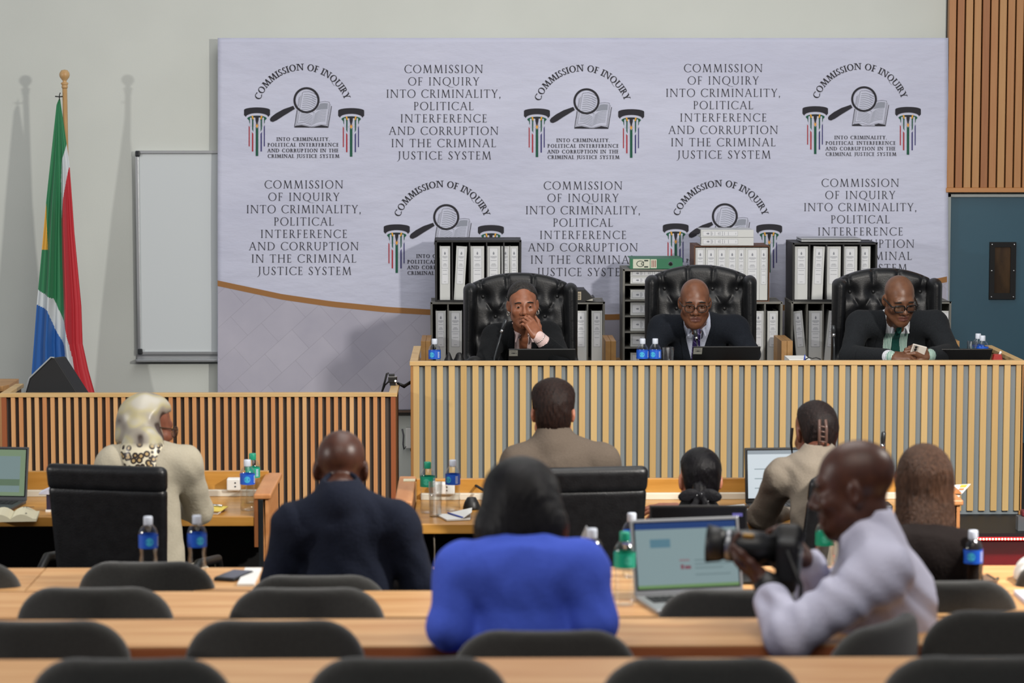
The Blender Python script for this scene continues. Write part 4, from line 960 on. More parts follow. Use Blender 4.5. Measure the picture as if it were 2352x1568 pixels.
# ------------------------------------------------------------------ office chairs
M_lea = mat('black_leather', '101113', .38, noise=(30, '17181a'), bump=(160, .12), spec=.5)
def office_chair(label, px, ytop, Y, rz, W=.49, lean=.10):
    p = at(px, ytop, Y); zt = p.z
    t = thing('office_chair', label, 'chair', (p.x, Y, 0), rz, 'black office chairs'); z0 = .50; H = zt-z0
    def warp(g): return g.Y+lean*(g.Z-z0)/.6*1.0-.0
    g = Grid((-W/2-.03, -.22, z0-.02), (W/2+.03, .12, zt+.02), .009)
    y = g.Y+lean*(g.Z-z0)-.12*g.X**2
    def slab(c, hs, r):
        hw = hs[0]-.03*np.clip((zt-g.Z)/H, 0, 1)
        qx, qy, qz = np.abs(g.X)-hw+r, np.abs(y-c[1])-hs[1]+r, np.abs(g.Z-c[2])-hs[2]+r
        return np.sqrt(np.maximum(qx, 0)**2+np.maximum(qy, 0)**2+np.maximum(qz, 0)**2)+np.minimum(np.maximum(qx, np.maximum(qy, qz)), 0)-r
    g.u(slab((0, 0, z0+(H-.085)/2), (W/2, .03, (H-.085)/2), .025), 0)
    mesh_of([nets(g)], 'backrest', M_lea, t)
    g = Grid((-W/2-.03, -.22, zt-.15), (W/2+.03, .12, zt+.02), .008); y = g.Y+lean*(g.Z-z0)-.12*g.X**2
    g.u(slab((0, -.002, zt-.055), (W/2+.001, .032, .053), .028), 0)
    mesh_of([nets(g)], 'headrest', M_lea, t)
    g = Grid((-.27, -.05, .40), (.27, .5, .54), .012); g.F = g.rbox((0, .22, .47), (.25, .25, .05), .045); mesh_of([nets(g)], 'seat', M_lea, t)
    for s in (-1, 1): MB().tube([(s*.26, .38, .46), (s*.31, .38, .56), (s*.315, .32, .66), (s*.315, .1, .68), (s*.31, -.02, .62), (s*.25, .0, .46)], .018, 10).build('armrest', M_black, t)
    MB().lathe([(.03, .12), (.03, .42)], (0, .2, 0), 12).build('gas_lift', M_black, t)
    for k in range(5):
        a_ = 2*PI*k/5+.3; e = (.3*math.cos(a_), .2+.3*math.sin(a_), .06)
        MB().tube([(0, .2, .11), e], [.025, .015], 8).build('base_arm', M_black, t)
        MB().lathe([(.0, -.012), (.028, -.012), (.028, .012), (0, .012)], (e[0], e[1], .03), 12, R=Matrix.Rotation(PI/2, 3, 'X')).build('castor', M_black, t)
    return t
office_chair('black leather office chair at left, behind the woman in headscarf', 256, 1062, 10.0, -.24, .49)
office_chair('black leather office chair behind the woman in brown jacket', 1348, 1066, 9.95, .13, .46)
office_chair('black leather office chair seen edge-on behind the woman in beige jacket', 1862, 1076, 10.0, 1.28, .47, .12)
# ------------------------------------------------------------------ things on the counsel desks
bottle(568, 1055, 10.9, 'blue-labelled water bottle on left counsel desk by the white socket box', z=.75, rz=.5)
bottle(580, 1049, 11.1, 'green-capped water bottle behind a blue one on left counsel desk', True, z=.75)
bottle(982, 1061, 10.82, 'green-labelled water bottle at the left end of long counsel desk', True, z=.75, rz=.3)
bottle(1040, 1061, 10.88, 'blue-labelled water bottle right of the glass on long counsel desk', z=.75, rz=-.2)
tumbler(1000, 1106, 10.72, .75, 'tall clear glass between two bottles on long counsel desk', r=.029)
def socket_box(px, py, Y, label, w=.058, h=.078):
    p = at(px, py, Y); t = thing('socket_box', label, 'socket box', (p.x, Y, .778)); h = p.z-.778
    MB().box((0, 0, h/2), (w, .05, h)).build('housing', M_white, t, .006)
    d = MB()
    for k in (.35, .65): d.ball((.008, -.0255, h*k), (.004, .002, .004), n=8)
    d.build('sockets', M_ink, t)
socket_box(537, 1097, 11.29, 'white double socket box on left counsel desk behind the bottles')
socket_box(1022, 1107, 11.17, 'white socket box behind the bottles on long counsel desk', .085)
p = at(492, 1180, 10.86); t = thing('yellow_notepad', 'yellow notepad lying right of the woman in headscarf', 'notepad', (p.x, 10.86, .75), -.15)
MB().box2((-.05, -.06, 0), (.03, .06, .012)).build('pages', M_paper, t); MB().box2((-.052, -.07, .0125), (.045, .062, .015)).build('yellow_sheet', mat('yellow_paper', 'd8c25a', .8), t)
p = at(497, 1166, 10.93); tag(MB().tube([(-.03, .02, 0), (.028, -.01, 0)], .005, 8).build('silver_pen', M_alu, loc=(p.x, 10.90, .7705)), 'silver pen lying across the yellow notepad', 'pen')
l = laptop('open dark laptop with pale green screen at left edge of counsel desk', (at(-25, 1150, 11.15).x, 11.12, .75), -.12, .34, .23, 12, 'laptop_grey', [(0, 0, 1, 1, 'a8c49c', .42), (0, .08, .93, .86, 'a3bdbd', .45), (0, .22, .93, .36, '8fae8c', .35), (0, .93, .4, .97, 'b6cdd0', .5)])
p = at(20, 1195, 10.7); t = thing('open_notebook', 'thick cream notebook lying open at the left edge of counsel desk', 'notebook', (at(28, 1195, 10.7).x, 10.7, .75), .10)
for s, nm in ((-1, 0), (1, 0)):
    vs = []; n = 8
    for j in (-.1, .11):
        for i in range(n+1):
            u = i/n; vs.append((s*u*.105, j, .012+.022*math.sin(PI*min(1, u*1.15))*(1-u*.3)))
    m_ = MB(); fs = [(i, i+1, n+2+i, n+1+i) for i in range(n)]; m_.add(vs, fs)
    nb = len(vs); m_.add([(v[0], v[1], .001) for v in vs], fs); k_ = len(m_.v)
    for i in range(n): m_.f += [[i, i+1, nb+i+1, nb+i], [n+1+i, n+2+i, nb+n+2+i, nb+n+1+i]]; m_.m += [0, 0]; m_.sm += [False, False]
    m_.f.append([n, 2*n+1, nb+2*n+1, nb+n]); m_.m.append(0); m_.sm.append(False)
    m_.build('page_block', M_cream, t)
wr = MB(); wr.box2((.05, .075, .0335), (.085, .082, .0345)).box2((.04, .076, .034), (.046, .083, .0348)).box2((.06, -.085, .031), (.066, -.08, .0345)); wr.build('handwriting', M_ink, t)
p = at(112, 1165, 10.92); t = thing('card_holder', 'white slanted card on dark stand by the open notebook', 'card holder', (p.x, 10.9, .75))
MB().box((.012, 0, .035), (.03, .04, .07)).build('stand', mat('dark_violet_plastic', '2c2438', .5), t); MB().box((.012, -.004, .004), (.036, .05, .008)).build('foot', M_white, t)
MB().prism([(-.035, -.03, .072), (.04, -.03, .072), (.04, -.03, .105), (.01, -.03, .1), (-.03, -.03, .082)], (0, .06, 0)).build('card', mat('lilac_white', 'ccccdc', .6), t, .003)
# papers and microphones on the long desk
p = at(1032, 1196, 10.68); t = thing('open_papers', 'white open papers with blue pen line, left of the woman in blue', 'papers', (p.x, 10.68, .75), -.05)
MB().prism([(-.06, .06, .002), (.085, .075, .002), (.09, -.06, .002), (-.005, -.09, .002)], (0, 0, .006)).build('lower_sheets', M_paper, t)
MB().prism([(-.01, .065, .009), (.09, .08, .03), (.095, -.04, .03), (.06, -.07, .009)], (0, 0, .002)).build('turned_page', M_paper, t)
MB().tube([(-.01, .06, .013), (.06, -.065, .013)], .003, 6).build('pen_line', mat('blue_pen_plastic', ''), t)
p = at(1083, 1165, 10.9); tag(MB().lathe([(0, .05), (.018, .05), (.03, .03), (.036, .01), (.036, 0), (0, 0)], n=16).build('microphone_base', M_black, loc=(p.x, 10.92, .75)), 'black domed gadget by the open papers on long counsel desk', 'device')
gooseneck('gooseneck microphone with glowing red ring beside the woman in brown jacket', [(1184, 1034), (1176, 1050), (1163, 1070), (1150, 1092), (1141, 1120), (1138, 1150)], 10.9, .75, .032, True)
gooseneck('black gooseneck microphone rising behind the photographer head', [(2030, 991), (2028, 1012), (2026, 1060), (2024, 1110), (2022, 1150)], 10.9, .75, .055, None)
laptop('open black laptop with white screen before the woman in beige jacket', (at(1795, 1160, 11.0).x, 11.0, .75), .08, .31, .235, 8, 'black_plastic', [(0, 0, 1, 1, 'e2edf4', .78), (0, .92, 1, 1, 'b9c6d0', .55), (.1, .2, .8, .22, 'b4c8d0', .55), (.1, .4, .8, .42, 'b4c8d0', .55), (.1, .6, .7, .62, 'b4c8d0', .55)])
p = at(1685, 1172, 10.75); t = thing('loose_papers', 'loose white papers between the ponytailed woman and beige jacket', 'papers', (p.x, 10.74, .75), .05)
MB().prism([(-.09, -.09, .002), (.09, -.1, .002), (.085, .12, .002), (-.045, .13, .002)], (0, 0, .006)).build('sheets', M_paper, t); MB().prism([(-.06, -.05, .009), (.05, -.08, .009), (.06, .1, .03), (-.03, .11, .022)], (0, 0, .0015)).build('curled_sheet', M_paper, t)
# propped sheet with coloured chart on the right arm rail
a_ = [at(2174, 1114, 10.78), at(2230, 1111, 10.8), at(2196, 1148, 10.66), at(2178, 1146, 10.66)]
o_ = Vector((a_[0].x, 10.75, .846)); t = thing('chart_sheet', 'white sheet with coloured chart propped on right arm of long counsel desk', 'sheet', o_)
a_ = [v-o_ for v in a_]
MB().prism([a_[0], a_[1], a_[2], a_[3]], (0, .004, -.003)).build('sheet', M_paper, t)
def onq(u, v): return (a_[0]*(1-u)+a_[1]*u)*(1-v)+(a_[3]*(1-u)+a_[2]*u)*v+Vector((0, -.0015, .0015))
ch = MB()
for (u0, v0, u1, v1, k) in ((.6, .05, .9, .22, 0), (.62, .28, .9, .4, 1), (.5, .45, .85, .62, 2)): ch.add([onq(u0, v0), onq(u1, v0), onq(u1, v1), onq(u0, v1)], [(0, 1, 2, 3)], k)
ch.build('chart_print', [mat('chart_yellow', 'd8a838', .7), mat('chart_orange', 'c87848', .7), mat('chart_blue', '6a9cb8', .7)], t)
MB().prism([(.0, -.06, -.001), (.05, -.06, -.001), (.03, -.06, .02)], (0, .08, 0)).build('wedge_support', M_arm, t)
# ------------------------------------------------------------------ things on the audience desks
Z1, Z2 = .89, 1.0
bottle(340, 1190, 8.5, 'left of two blue-labelled bottles behind first row chair, at left', z=Z1, rz=.7)
bottle(452, 1187, 8.52, 'right of two blue-labelled bottles behind first row chair, at left', z=Z1, rz=.9)
bottle(1451, 1179, 8.55, 'blue-labelled bottle behind the big silver laptop', z=Z1)
bottle(1895, 1178, 8.52, 'green-labelled bottle in front of the photographer chest', True, z=Z1, rz=.4)
bottle(2235, 1233, 8.18, 'blue-labelled bottle on first row desk by the brown-haired woman', z=Z1, rz=.1)
bottle(1360, 1222, 7.56, 'blue-labelled bottle right of the woman in blue, beside her shoulder', z=Z2, rz=-.6)
bottle(1435, 1228, 7.5, 'green-labelled bottle standing left of the big silver laptop', True, z=Z2, rz=.8)
p = at(537, 1326, 8.56); t = thing('mobile_phone', 'black mobile phone lying on first row desk left of navy suit', 'phone', (p.x, 8.56, Z1), -.35)
MB().box((0, 0, .006), (.075, .155, .011)).build('phone_body', M_black, t, .004); MB().box((0, 0, .0125), (.068, .145, .0015)).build('phone_screen', mat('phone_glass', '1a1e22', .1), t)
p = at(574, 1324, 8.56); tag(MB().box((0, 0, .004), (.055, .3, .008)).build('folded_paper', M_paper, loc=(p.x, 8.55, Z1+.0005)), 'folded white paper beside the black mobile phone', 'paper')
p = at(1583, 1348, 7.62)
laptop('big silver laptop open on a webpage beside the green bottle', (p.x, 7.60, Z2), .22, .335, .225, 14, 'silver_shell', [(0, 0, 1, 1, 'a3bcc0', .55), (0, .90, 1, 1, '1e4c94', .5), (.14, .62, .34, .75, '6fa0b4', .5), (.0, 0, 1, .05, '8cb878', .5), (.42, .40, .52, .43, 'b09aa0', .5), (.43, .28, .46, .35, 'a06070', .5), (.47, .28, .53, .33, 'a06070', .5), (.57, .40, .92, .42, '8fa8ac', .5), (.57, .34, .92, .36, '8fa8ac', .5), (.57, .28, .85, .30, '8fa8ac', .5), (.57, .18, .92, .2, '8fa8ac', .5)])
laptop('open black laptop, dark screen with bright window, behind the silver laptop', (at(1605, 1329, 8.62).x, 8.62, Z1), .0, .33, .215, 6, 'black_plastic', [(.66, 0, .86, .82, 'b8c8dc', .6), (.87, .86, .98, .92, '7a74c8', .6), (.02, .5, .3, .52, '2c3a48', .3), (.02, .6, .25, .62, '2c3a48', .3)])
p = at(1322, 1236, 7.62); tag(MB().box((0, 0, .0), (.005, .15, .19), R=Matrix.Rotation(.42, 3, 'Y')).build('tilted_tablet', mat('silver_shell', ''), bevel=.002, loc=(p.x, 7.68, Z2+.105)), 'thin pale tablet tilted edge-on right of the black bob hair', 'tablet')
bpz = at(2128, 1257, 8.3); t = thing('pink_bottle', 'pink bottle with beige cap half hidden by the photographer shoulder', 'bottle', (bpz.x+.004, 8.3, Z1))
hh = bpz.z-Z1; MB().lathe([(0, 0), (.028, 0), (.03, .01), (.03, hh*.7), (.018, hh*.88), (.014, hh*.9)], n=18).build('bottle_body', mat('pink_plastic', '8e3450', .35), t); MB().lathe([(.017, hh*.86), (.018, hh), (0, hh)], n=16).build('bottle_cap', mat('beige_cap', 'bdae90', .5), t)
p = at(2262, 1318, 8.42); t = thing('brown_wallet', 'small brown wallet right of the blue bottle on first row desk', 'wallet', (p.x, 8.42, Z1), .1)
MB().box((0, 0, .011), (.06, .09, .022)).build('cover', mat('wallet_brown', '6a5340', .6), t, .005); MB().box((.02, 0, .0225), (.008, .088, .002)).build('strap', M_black, t)
p = at(2288, 1315, 8.4); tag(MB().tube([(-.035, -.09, 0), (.02, .05, 0)], .006, 8).build('green_pen', mat('dark_green_pen', '28382c', .4), loc=(p.x, 8.42, Z1+.0065)), 'dark green pen lying right of the brown wallet', 'pen')
a_ = at(2316, 1296, 8.5); t = thing('white_cloth', 'crumpled white tissue on first row desk at right edge', 'tissue', (a_.x+.05, 8.45, Z1))
g = Grid((-.06, -.1, -.01), (.1, .1, .09), .008); g.F = g.ell((.02, 0, .03), (.06, .09, .05)); g.F += .008*np.sin(g.X*90+g.Y*40)*np.sin(g.Y*60+g.Z*50)
g.F = np.maximum(g.F, .002-g.Z); mesh_of([nets(g)], 'tissue_folds', M_paper, t)
p = at(2349, 1360, 7.55); tag(MB().box((0, 0, .0), (.05, .2, .012)).build('white_booklet', mat('lilac_white', ''), loc=(p.x+.02, 7.55, Z2+.0065)), 'white booklet on second row desk, cut by the right edge', 'booklet')
# ------------------------------------------------------------------ people
def skin(n, c='', c2=''): return mat('skin_'+n, c, .38, noise=(35, c2), bump=(500, .08), spec=.45)
def cloth(n, c='', c2=None, r=.85, b=.25): return mat('cloth_'+n, c, r, noise=(260, c2 or c), bump=(90, b), sheen=.02, spec=.12)
V3 = lambda p: np.array((p[0], p[1], p[2]), float)
def rot(yaw, pitch=0, roll=0):
    return Matrix.Rotation(math.radians(yaw), 3, 'Z') @ Matrix.Rotation(math.radians(pitch), 3, 'X') @ Matrix.Rotation(math.radians(roll), 3, 'Y')
def head_shell(c, R, neck, s=1., h=.0042, fem=False, jaw=1., nose=1., plump=0., under=None):
    c = V3(c); A = np.array(R)
    L = lambda x, y, z: c + A @ np.array((x, y, z))*s
    g = Grid(np.minimum(c-.16*s, V3(neck)-.10), np.maximum(c+.17*s, V3(neck)+.10), h)
    e = lambda p, r: g.ell(L(*p), tuple(q*s for q in r), R)
    k = lambda p, q, a, b: g.cone(L(*p), L(*q), a*s, b*s)
    g.u(e((0, -.014, .040), (.0755, .097, .082)), 0)
    g.u(e((0, .028, -.025), (.0625, .066, .088)), .03)
    for t in (-1, 1):
        g.u(k((t*.046*jaw, .008, -.062), (t*.016, .066, -.098), .025+plump, .018+plump), .035)
        g.u(e((t*.042, .060, -.022), (.024+plump, .026, .022)), .025)
    g.u(k((0, .070, -.100), (0, .074, -.092), .017, .017), .02)
    g.u(k((-.036, .078, .026), (.036, .078, .026), .013 if not fem else .010, .013 if not fem else .010), .02)
    g.u(k((0, .088, .014), (0, .110*1.0, -.026), .008, .0125*nose), .014)
    for t in (-1, 1):
        g.u(k((t*.013, .098, -.030), (t*.016*nose, .096, -.033), .0095*nose, .0085*nose), .008)
        g.cut(e((t*.032, .101, .004), (.0185, .016, .0115)), .014)
        # lids
        g.u(g.ell(L(t*.032, .0765, .0035), (.0158*s, .0150*s, .0135*s), R), .004)
    # slits between the lids
    x, y, z = g.xf(c, R)
    for t in (-1, 1):
        g.cut(np.maximum(g.ell(L(t*.032, .090, .002), (.0130*s, .012*s, .0026*s), R), -y+.079*s), .002)
    if fem:
        g.u(k((-.017, .0925, -.058), (.017, .0925, -.058), .0075, .0075), .008); g.u(k((-.014, .0915, -.0705), (.014, .0915, -.0705), .0085, .0085), .008)
    else:
        for t in (-1, 1): g.u(k((0, .0935, -.0565), (t*.023, .083, -.0625), .0076, .0066), .009); g.u(k((0, .0925, -.0705), (t*.018, .0855, -.0715), .0086, .0075), .008)
    for t in (-1, 1): g.cut(k((0, .1045, -.0638), (t*.026, .0915, -.0685), .0042, .0042), .003)
    for t in (-1, 1):       # ears
        g.u(g.ell(L(t*.077, -.012, -.006), (.0105*s, .021*s, .033*s), R @ Matrix.Rotation(t*.35, 3, 'Z')), .008)
        g.cut(g.ell(L(t*.0875, -.004, -.002), (.0075*s, .011*s, .018*s), R), .006)
    nk = V3(neck); a = L(0, -.022, -.055)
    g.u(g.cone(a, nk, .053*s, .060*s), .03)
    if under is not None: g.u(g.cone(nk, nk+(V3(under)-nk)*.6+np.array((0, 0, -.03)), .054*s, .050*s), .03)
    return nets(g)
def lips_fn(c, R, s=1.):
    c = V3(c); A = np.array(R)
    def fn(P):
        l = (P-c) @ A/s; x, y, z = l[:, 0], l[:, 1], l[:, 2]
        return ((np.abs(x) < .027) & (y > .086) & (((z+.0645)/.0145)**2+(x/.027)**2 < 1)).astype(int)
    return fn
def face_parts(root, c, R, brow, s=1., look=(0, 0), brow_h=.0, fem=False):
    c = Vector(c); o = root.location
    for t in (-1, 1):
        mb = MB(); mb.ball((0, 0, 0), .0125*s, 0, 16)
        ctr = R @ Vector((t*.032, .0775, .0025))*s+c-o
        d = (R @ Vector((look[0], 1, look[1]))).normalized(); q = d.to_track_quat('Y', 'Z').to_matrix()
        for rr, mi, off in ((.0064, 1, .0110), (.0030, 2, .0121)):
            n0 = len(mb.v); mb.v += [tuple(q @ Vector((rr*s*math.cos(a), (off+.0004)*s, rr*s*math.sin(a)))) for a in np.linspace(0, 2*PI, 14)[:-1]]+[tuple(q @ Vector((0, (off+.0014)*s, 0)))]
            for i in range(13): mb.f.append([n0+i, n0+(i+1) % 13, n0+13]); mb.m.append(mi); mb.sm.append(True)
        mb.v = [tuple(Vector(v)+ctr) for v in mb.v]
        mb.build('eye', [mat('eye_white', '8d8078', .25), mat('iris_brown', '2c1a12', .2), mat('pupil', '050505', .1)], root)
        b = MB(); w = (-.019, .019)
        pts = [R @ Vector((t*(.033+u*.019), .0935-.012*max(0, u)**2-.002*abs(u), .0245+brow_h+.004*(1-u*u)-.003*max(0, u)))*s+c-o for u in np.linspace(-1, 1, 7)]
        b.tube(pts, [.002*s, .0036*s, .004*s, .004*s, .0036*s, .003*s, .001*s], 6); b.build('eyebrow', brow, root)
def hand_shell(w, d, n, side, curl=(.4, .45, .5, .55), thumb=(0, 0), h=.0035, s=1., fore=None, spread=.05):
    """w wrist, d towards the fingertips, n out of the back of the hand; thumb = (out, across)"""
    w = V3(w); d = V3(d); d /= np.linalg.norm(d); n = V3(n); n -= d*n.dot(d); n /= np.linalg.norm(n); x = np.cross(d, n)
    L = lambda a, b, c: w + (x*a + d*b + n*c)*s
    pts = [L(0, 0, 0)]; segs = []
    for i in range(4):
        p = np.array(((.030, .010, -.011, -.030)[i]*side, (.090, .096, .092, .082)[i], .0)); ang = 0.; sp = (.9, .25, -.35, -1.)[i]*spread*side
        for j, f in enumerate((.46, .30, .24)):
            ang += curl[i]*(1, 1.15, .8)[j]; Ln = (.074, .082, .076, .060)[i]*f
            q = p + np.array((math.sin(sp), math.cos(ang)*math.cos(sp), -math.sin(ang)))*Ln
            r0 = (.0092, .0085, .0076, .0068)
            segs.append((L(*p), L(*q), r0[j]*(.92 if i == 3 else 1), r0[j+1]*(.92 if i == 3 else 1))); p = q
        pts.append(L(*p))
    to, tc = thumb
    t0 = np.array((side*.026, .015, -.004)); t1 = np.array((side*(.050+.012*to-.01*tc), .040, -.010-.022*tc)); t2 = t1+np.array((side*(.012+.014*to-.022*tc), .030, -.004-.012*tc)); t3 = t2+np.array((side*(.003+.008*to-.018*tc), .026, -.003-.006*tc))
    segs += [(L(*t0), L(*t1), .0155, .0125), (L(*t1), L(*t2), .0115, .0102), (L(*t2), L(*t3), .0102, .0080)]; pts += [L(*t2), L(*t3)]
    f0 = V3(fore) if fore is not None else L(0, -.08, 0); pts.append(f0)
    P = np.array(pts); g = Grid(P.min(0)-.045, P.max(0)+.045, h)
    R = np.stack([x, d, n], 1)
    g.u(g.rbox(L(0, .050, 0), (.040*s, .048*s, .0145*s), .0140*s, R), 0)
    g.u(g.cone(L(side*.018, .028, -.008), L(side*.026, .055, -.008), .017*s, .013*s), .015)
    g.u(g.cone(f0, L(0, .015, 0), .033*s, .025*s, n, .82), .025)
    for a, b, r0, r1 in segs: g.u(g.cone(a, b, r0*s, r1*s), .004 if r0 < .0095 else .010)
    return nets(g)
def frame_of(J):
    tf = V3(J['tf']); tf /= np.linalg.norm(tf); r = np.array((tf[1], -tf[0], 0)); return tf, r
def upper(g, J, inf=0., k=.03, sleeve=(1., 1.), arms=True, wide=1., bust=0., folds=0.):
    tf, r = frame_of(J); sa, sb, ea, eb, wa, wb, hp, nk = [V3(J[q]) for q in ('sa', 'sb', 'ea', 'eb', 'wa', 'wb', 'hip', 'neck')]
    m = (sa+sb)/2; ch = m+(hp-m)*.22; wd = np.linalg.norm(sa-sb)/2
    g.u(g.cone(hp, ch, (.165*wide+inf)*1., (wd*.80+inf), tf, .70), 0)
    if bust: g.u(g.ell(m+(hp-m)*.3+tf*.06, (.13, .09, .09), None), .05)
    g.u(g.cone(sa, sb, .062+inf, .062+inf), .06)
    g.u(g.cone(nk, m, .062+inf, .10+inf, tf, .8), .05)
    for s_ in (sa, sb): g.u(g.cone(nk, s_+(nk-s_)*.15, .045+inf, .052+inf), .05)
    if arms:
        for s_, e_, w_, t in ((sa, ea, wa, sleeve[0]), (sb, eb, wb, sleeve[1])):
            g.u(g.cone(s_, e_, .062+inf, .050+inf), k); g.u(g.cone(e_, e_+(w_-e_)*t, .050+inf, .050+inf-.014*t), .02)
    if folds:
        g.F += folds*np.sin(g.X*55+np.sin(g.Z*31)*1.3+g.Y*17)*np.sin(g.Z*38+g.X*21+np.sin(g.X*40))*.8
def bounds(J, keys, pad): P = np.array([V3(J[q]) for q in keys]); return P.min(0)-pad, P.max(0)+pad
def lower(g, J, inf=0.):
    hp = V3(J['hip'])
    for q in ('a', 'b'):
        k_, an = V3(J['kn'+q]), V3(J['an'+q]); g.u(g.cone(hp+(k_-hp)*.12, k_, .085+inf, .06+inf), .04); g.u(g.cone(k_, an, .06+inf, .045+inf), .03)
def build_person(label, J, m_skin, m_lip=None, h_body=.016, headkw={}, hands=None, plain_head=False, group=None):
    R = rot(*J['rot']); o = Vector(J['hip']); o.z = J['floor']
    parts = [head_shell(J['head'], R, J['neck'], under=(J['sa']+J['sb'])/2, **headkw)]
    g = Grid(*bounds(J, ('sa', 'sb', 'ea', 'eb', 'wa', 'wb', 'hip', 'neck', 'kna', 'knb', 'ana', 'anb'), .12), h_body)
    upper(g, J, -.014); lower(g, J, -.012); g.cut(g.Z*0+9, 0) if False else None
    hd = V3(J['neck']); g.F = np.maximum(g.F, -(np.sqrt((g.X-hd[0])**2+(g.Y-hd[1])**2+(g.Z-hd[2]-.06)**2)-.07))
    for q in ('a', 'b'):
        an = V3(J['an'+q]); tf, _ = frame_of(J); g.u(g.cone(an+(0, 0, -.04), an+tf*.13+(0, 0, -.045), .03, .028), .02)
    parts.append(nets(g))
    for hnd in (hands or []): parts.append(hand_shell(**hnd))
    ob = mesh_of(parts, 'person', [m_skin, m_lip or m_skin], origin=o, matfn=lambda P: lips_fn(J['head'], R, headkw.get('s', 1.))(P)*(np.arange(len(P)) < len(parts[0][1])))
    ob.location = o; return tag(ob, label, 'person', group)
def garment(root, name, m, J, h, keys, pad, fn):
    g = Grid(*bounds(J, keys, pad), h); fn(g); return mesh_of([nets(g)], name, m, root, origin=root.location)
UK = ('sa', 'sb', 'ea', 'eb', 'wa', 'wb', 'hip', 'neck')
def trousers(root, J, m):
    garment(root, 'trousers', m, J, .016, ('hip', 'kna', 'knb', 'ana', 'anb'), .14, lambda g: (g.u(g.ell(V3(J['hip']), (.17, .14, .12)), .0), lower(g, J, .006)))
    tf, _ = frame_of(J); 
    for q in ('a', 'b'):
        an = V3(J['an'+q]); g = Grid(an-.2, an+.2, .012); g.u(g.cone(an+(0, 0, -.035), an+tf*.15+(0, 0, -.04), .04, .036), 0); g.F = np.maximum(g.F, J['floor']+.002-g.Z)
        mesh_of([nets(g)], 'shoe', M_black, root, origin=root.location)
def legs(J, yaw=None):
    """seated legs below the hips"""
    tf, r = frame_of(J); hp = V3(J['hip']); f = J['floor']
    for q, s in (('a', -1), ('b', 1)):
        k = hp+tf*.42+r*s*.11; k[2] = f+.50; J['kn'+q] = k; a = k+tf*.02; a[2] = f+.085; J['an'+q] = a
    return J
def front_zone(g, J, nk=None):
    tf, r = frame_of(J); n = V3(J['neck']) if nk is None else nk
    x, y, z = g.X-n[0], g.Y-n[1], g.Z-n[2]
    return x*r[0]+y*r[1], x*tf[0]+y*tf[1], -z        # across, forward, down
def cap_hair(c, R, th=.010, front=.055, low=-.05, s=1., h=.0048, noise=.0012, extra=None, pad=.0, tmp=4.5):
    """hair over the skull: front = how far forward the hairline lies at the top"""
    c = V3(c); A = np.array(R); L = lambda x, y, z: c + A @ np.array((x, y, z))*s
    g = Grid(c-.20*s-pad, c+.17*s+pad*.3, h); x, y, z = [q/s for q in g.xf(c, R)]
    d = g.ell(L(0, -.016, .040), tuple((q+th)*s for q in (.0755, .097, .082)), R)
    d = smin(d, g.ell(L(0, -.035, -.015), tuple((q+th*.8)*s for q in (.068, .070, .075)), R), .02)
    face = np.maximum(np.maximum(y-(front-.55*np.maximum(0, .075-z)-tmp*np.maximum(0, np.abs(x)-.035)**1.3), -(z+9)), -9)   # in front of the hairline
    d = smax(d, face*.8*s, .008); d = smax(d, (low-z+.25*np.maximum(0, y+.03))*s, .012)
    g.F = d
    if extra: extra(g, L, s)
    if noise: g.F += noise*np.sin(x*420+np.sin(z*60)*2)*np.sin(y*300+x*150)
    return nets(g)
def hair_mat(n, c='', c2=''): return mat('hair_'+n, c, .48, noise=(30, c2, (6, 6, 1)), bump=(70, .3, (6, 6, .8)), spec=.18)
def tubeR(c, R, pts, r, o, s=1.):
    return [R @ Vector(p)*s+Vector(c)-o for p in pts]
def glasses(root, c, R, m, w=.024, hgt=.017, r=.0016, z0=.000, square=3.2, y0=.112, label=None):
    o = root.location; t = MB()
    for s in (-1, 1):
        pts = []
        for a in np.linspace(0, 2*PI, 29):
            ca, sa = math.cos(a), math.sin(a); p = 2/square
            pts.append((s*.0315+w*abs(ca)**p*np.sign(ca), y0-.006*abs(s*.0315+w*ca)/.05, z0+hgt*abs(sa)**p*np.sign(sa)))
        t.tube(tubeR(c, R, pts, r, o), r, 6, cap=False)
        t.tube(tubeR(c, R, [(s*(.0315+w), y0-.008, z0+hgt*.5), (s*.071, y0-.02, z0+hgt*.5), (s*.0815, .0, z0+.010), (s*.0815, -.03, z0-.004)], r, o), [r*1.2, r*1.3, r, r], 6)
    t.tube(tubeR(c, R, [(-.0315+w, y0-.001, z0+.003), (0, y0+.004, z0+.006), (.0315-w, y0-.001, z0+.003)], r, o), r*1.1, 6)
    f = t.build('spectacles', m, root)
    for s in (-1, 1):
        l = MB(); pts = [(s*.0315+w*.97*math.cos(a), y0-.002-.006*abs(s*.0315+w*math.cos(a))/.05, z0+hgt*.97*math.sin(a)) for a in np.linspace(0, 2*PI, 24)[:-1]]
        l.prism(tubeR(c, R, pts, r, o), tuple(R @ Vector((0, .0012, 0)))); l.build('lens', clear_mat('spectacle_lens', (.92, .92, .92)), f)
    return f
JK = lambda **k: k
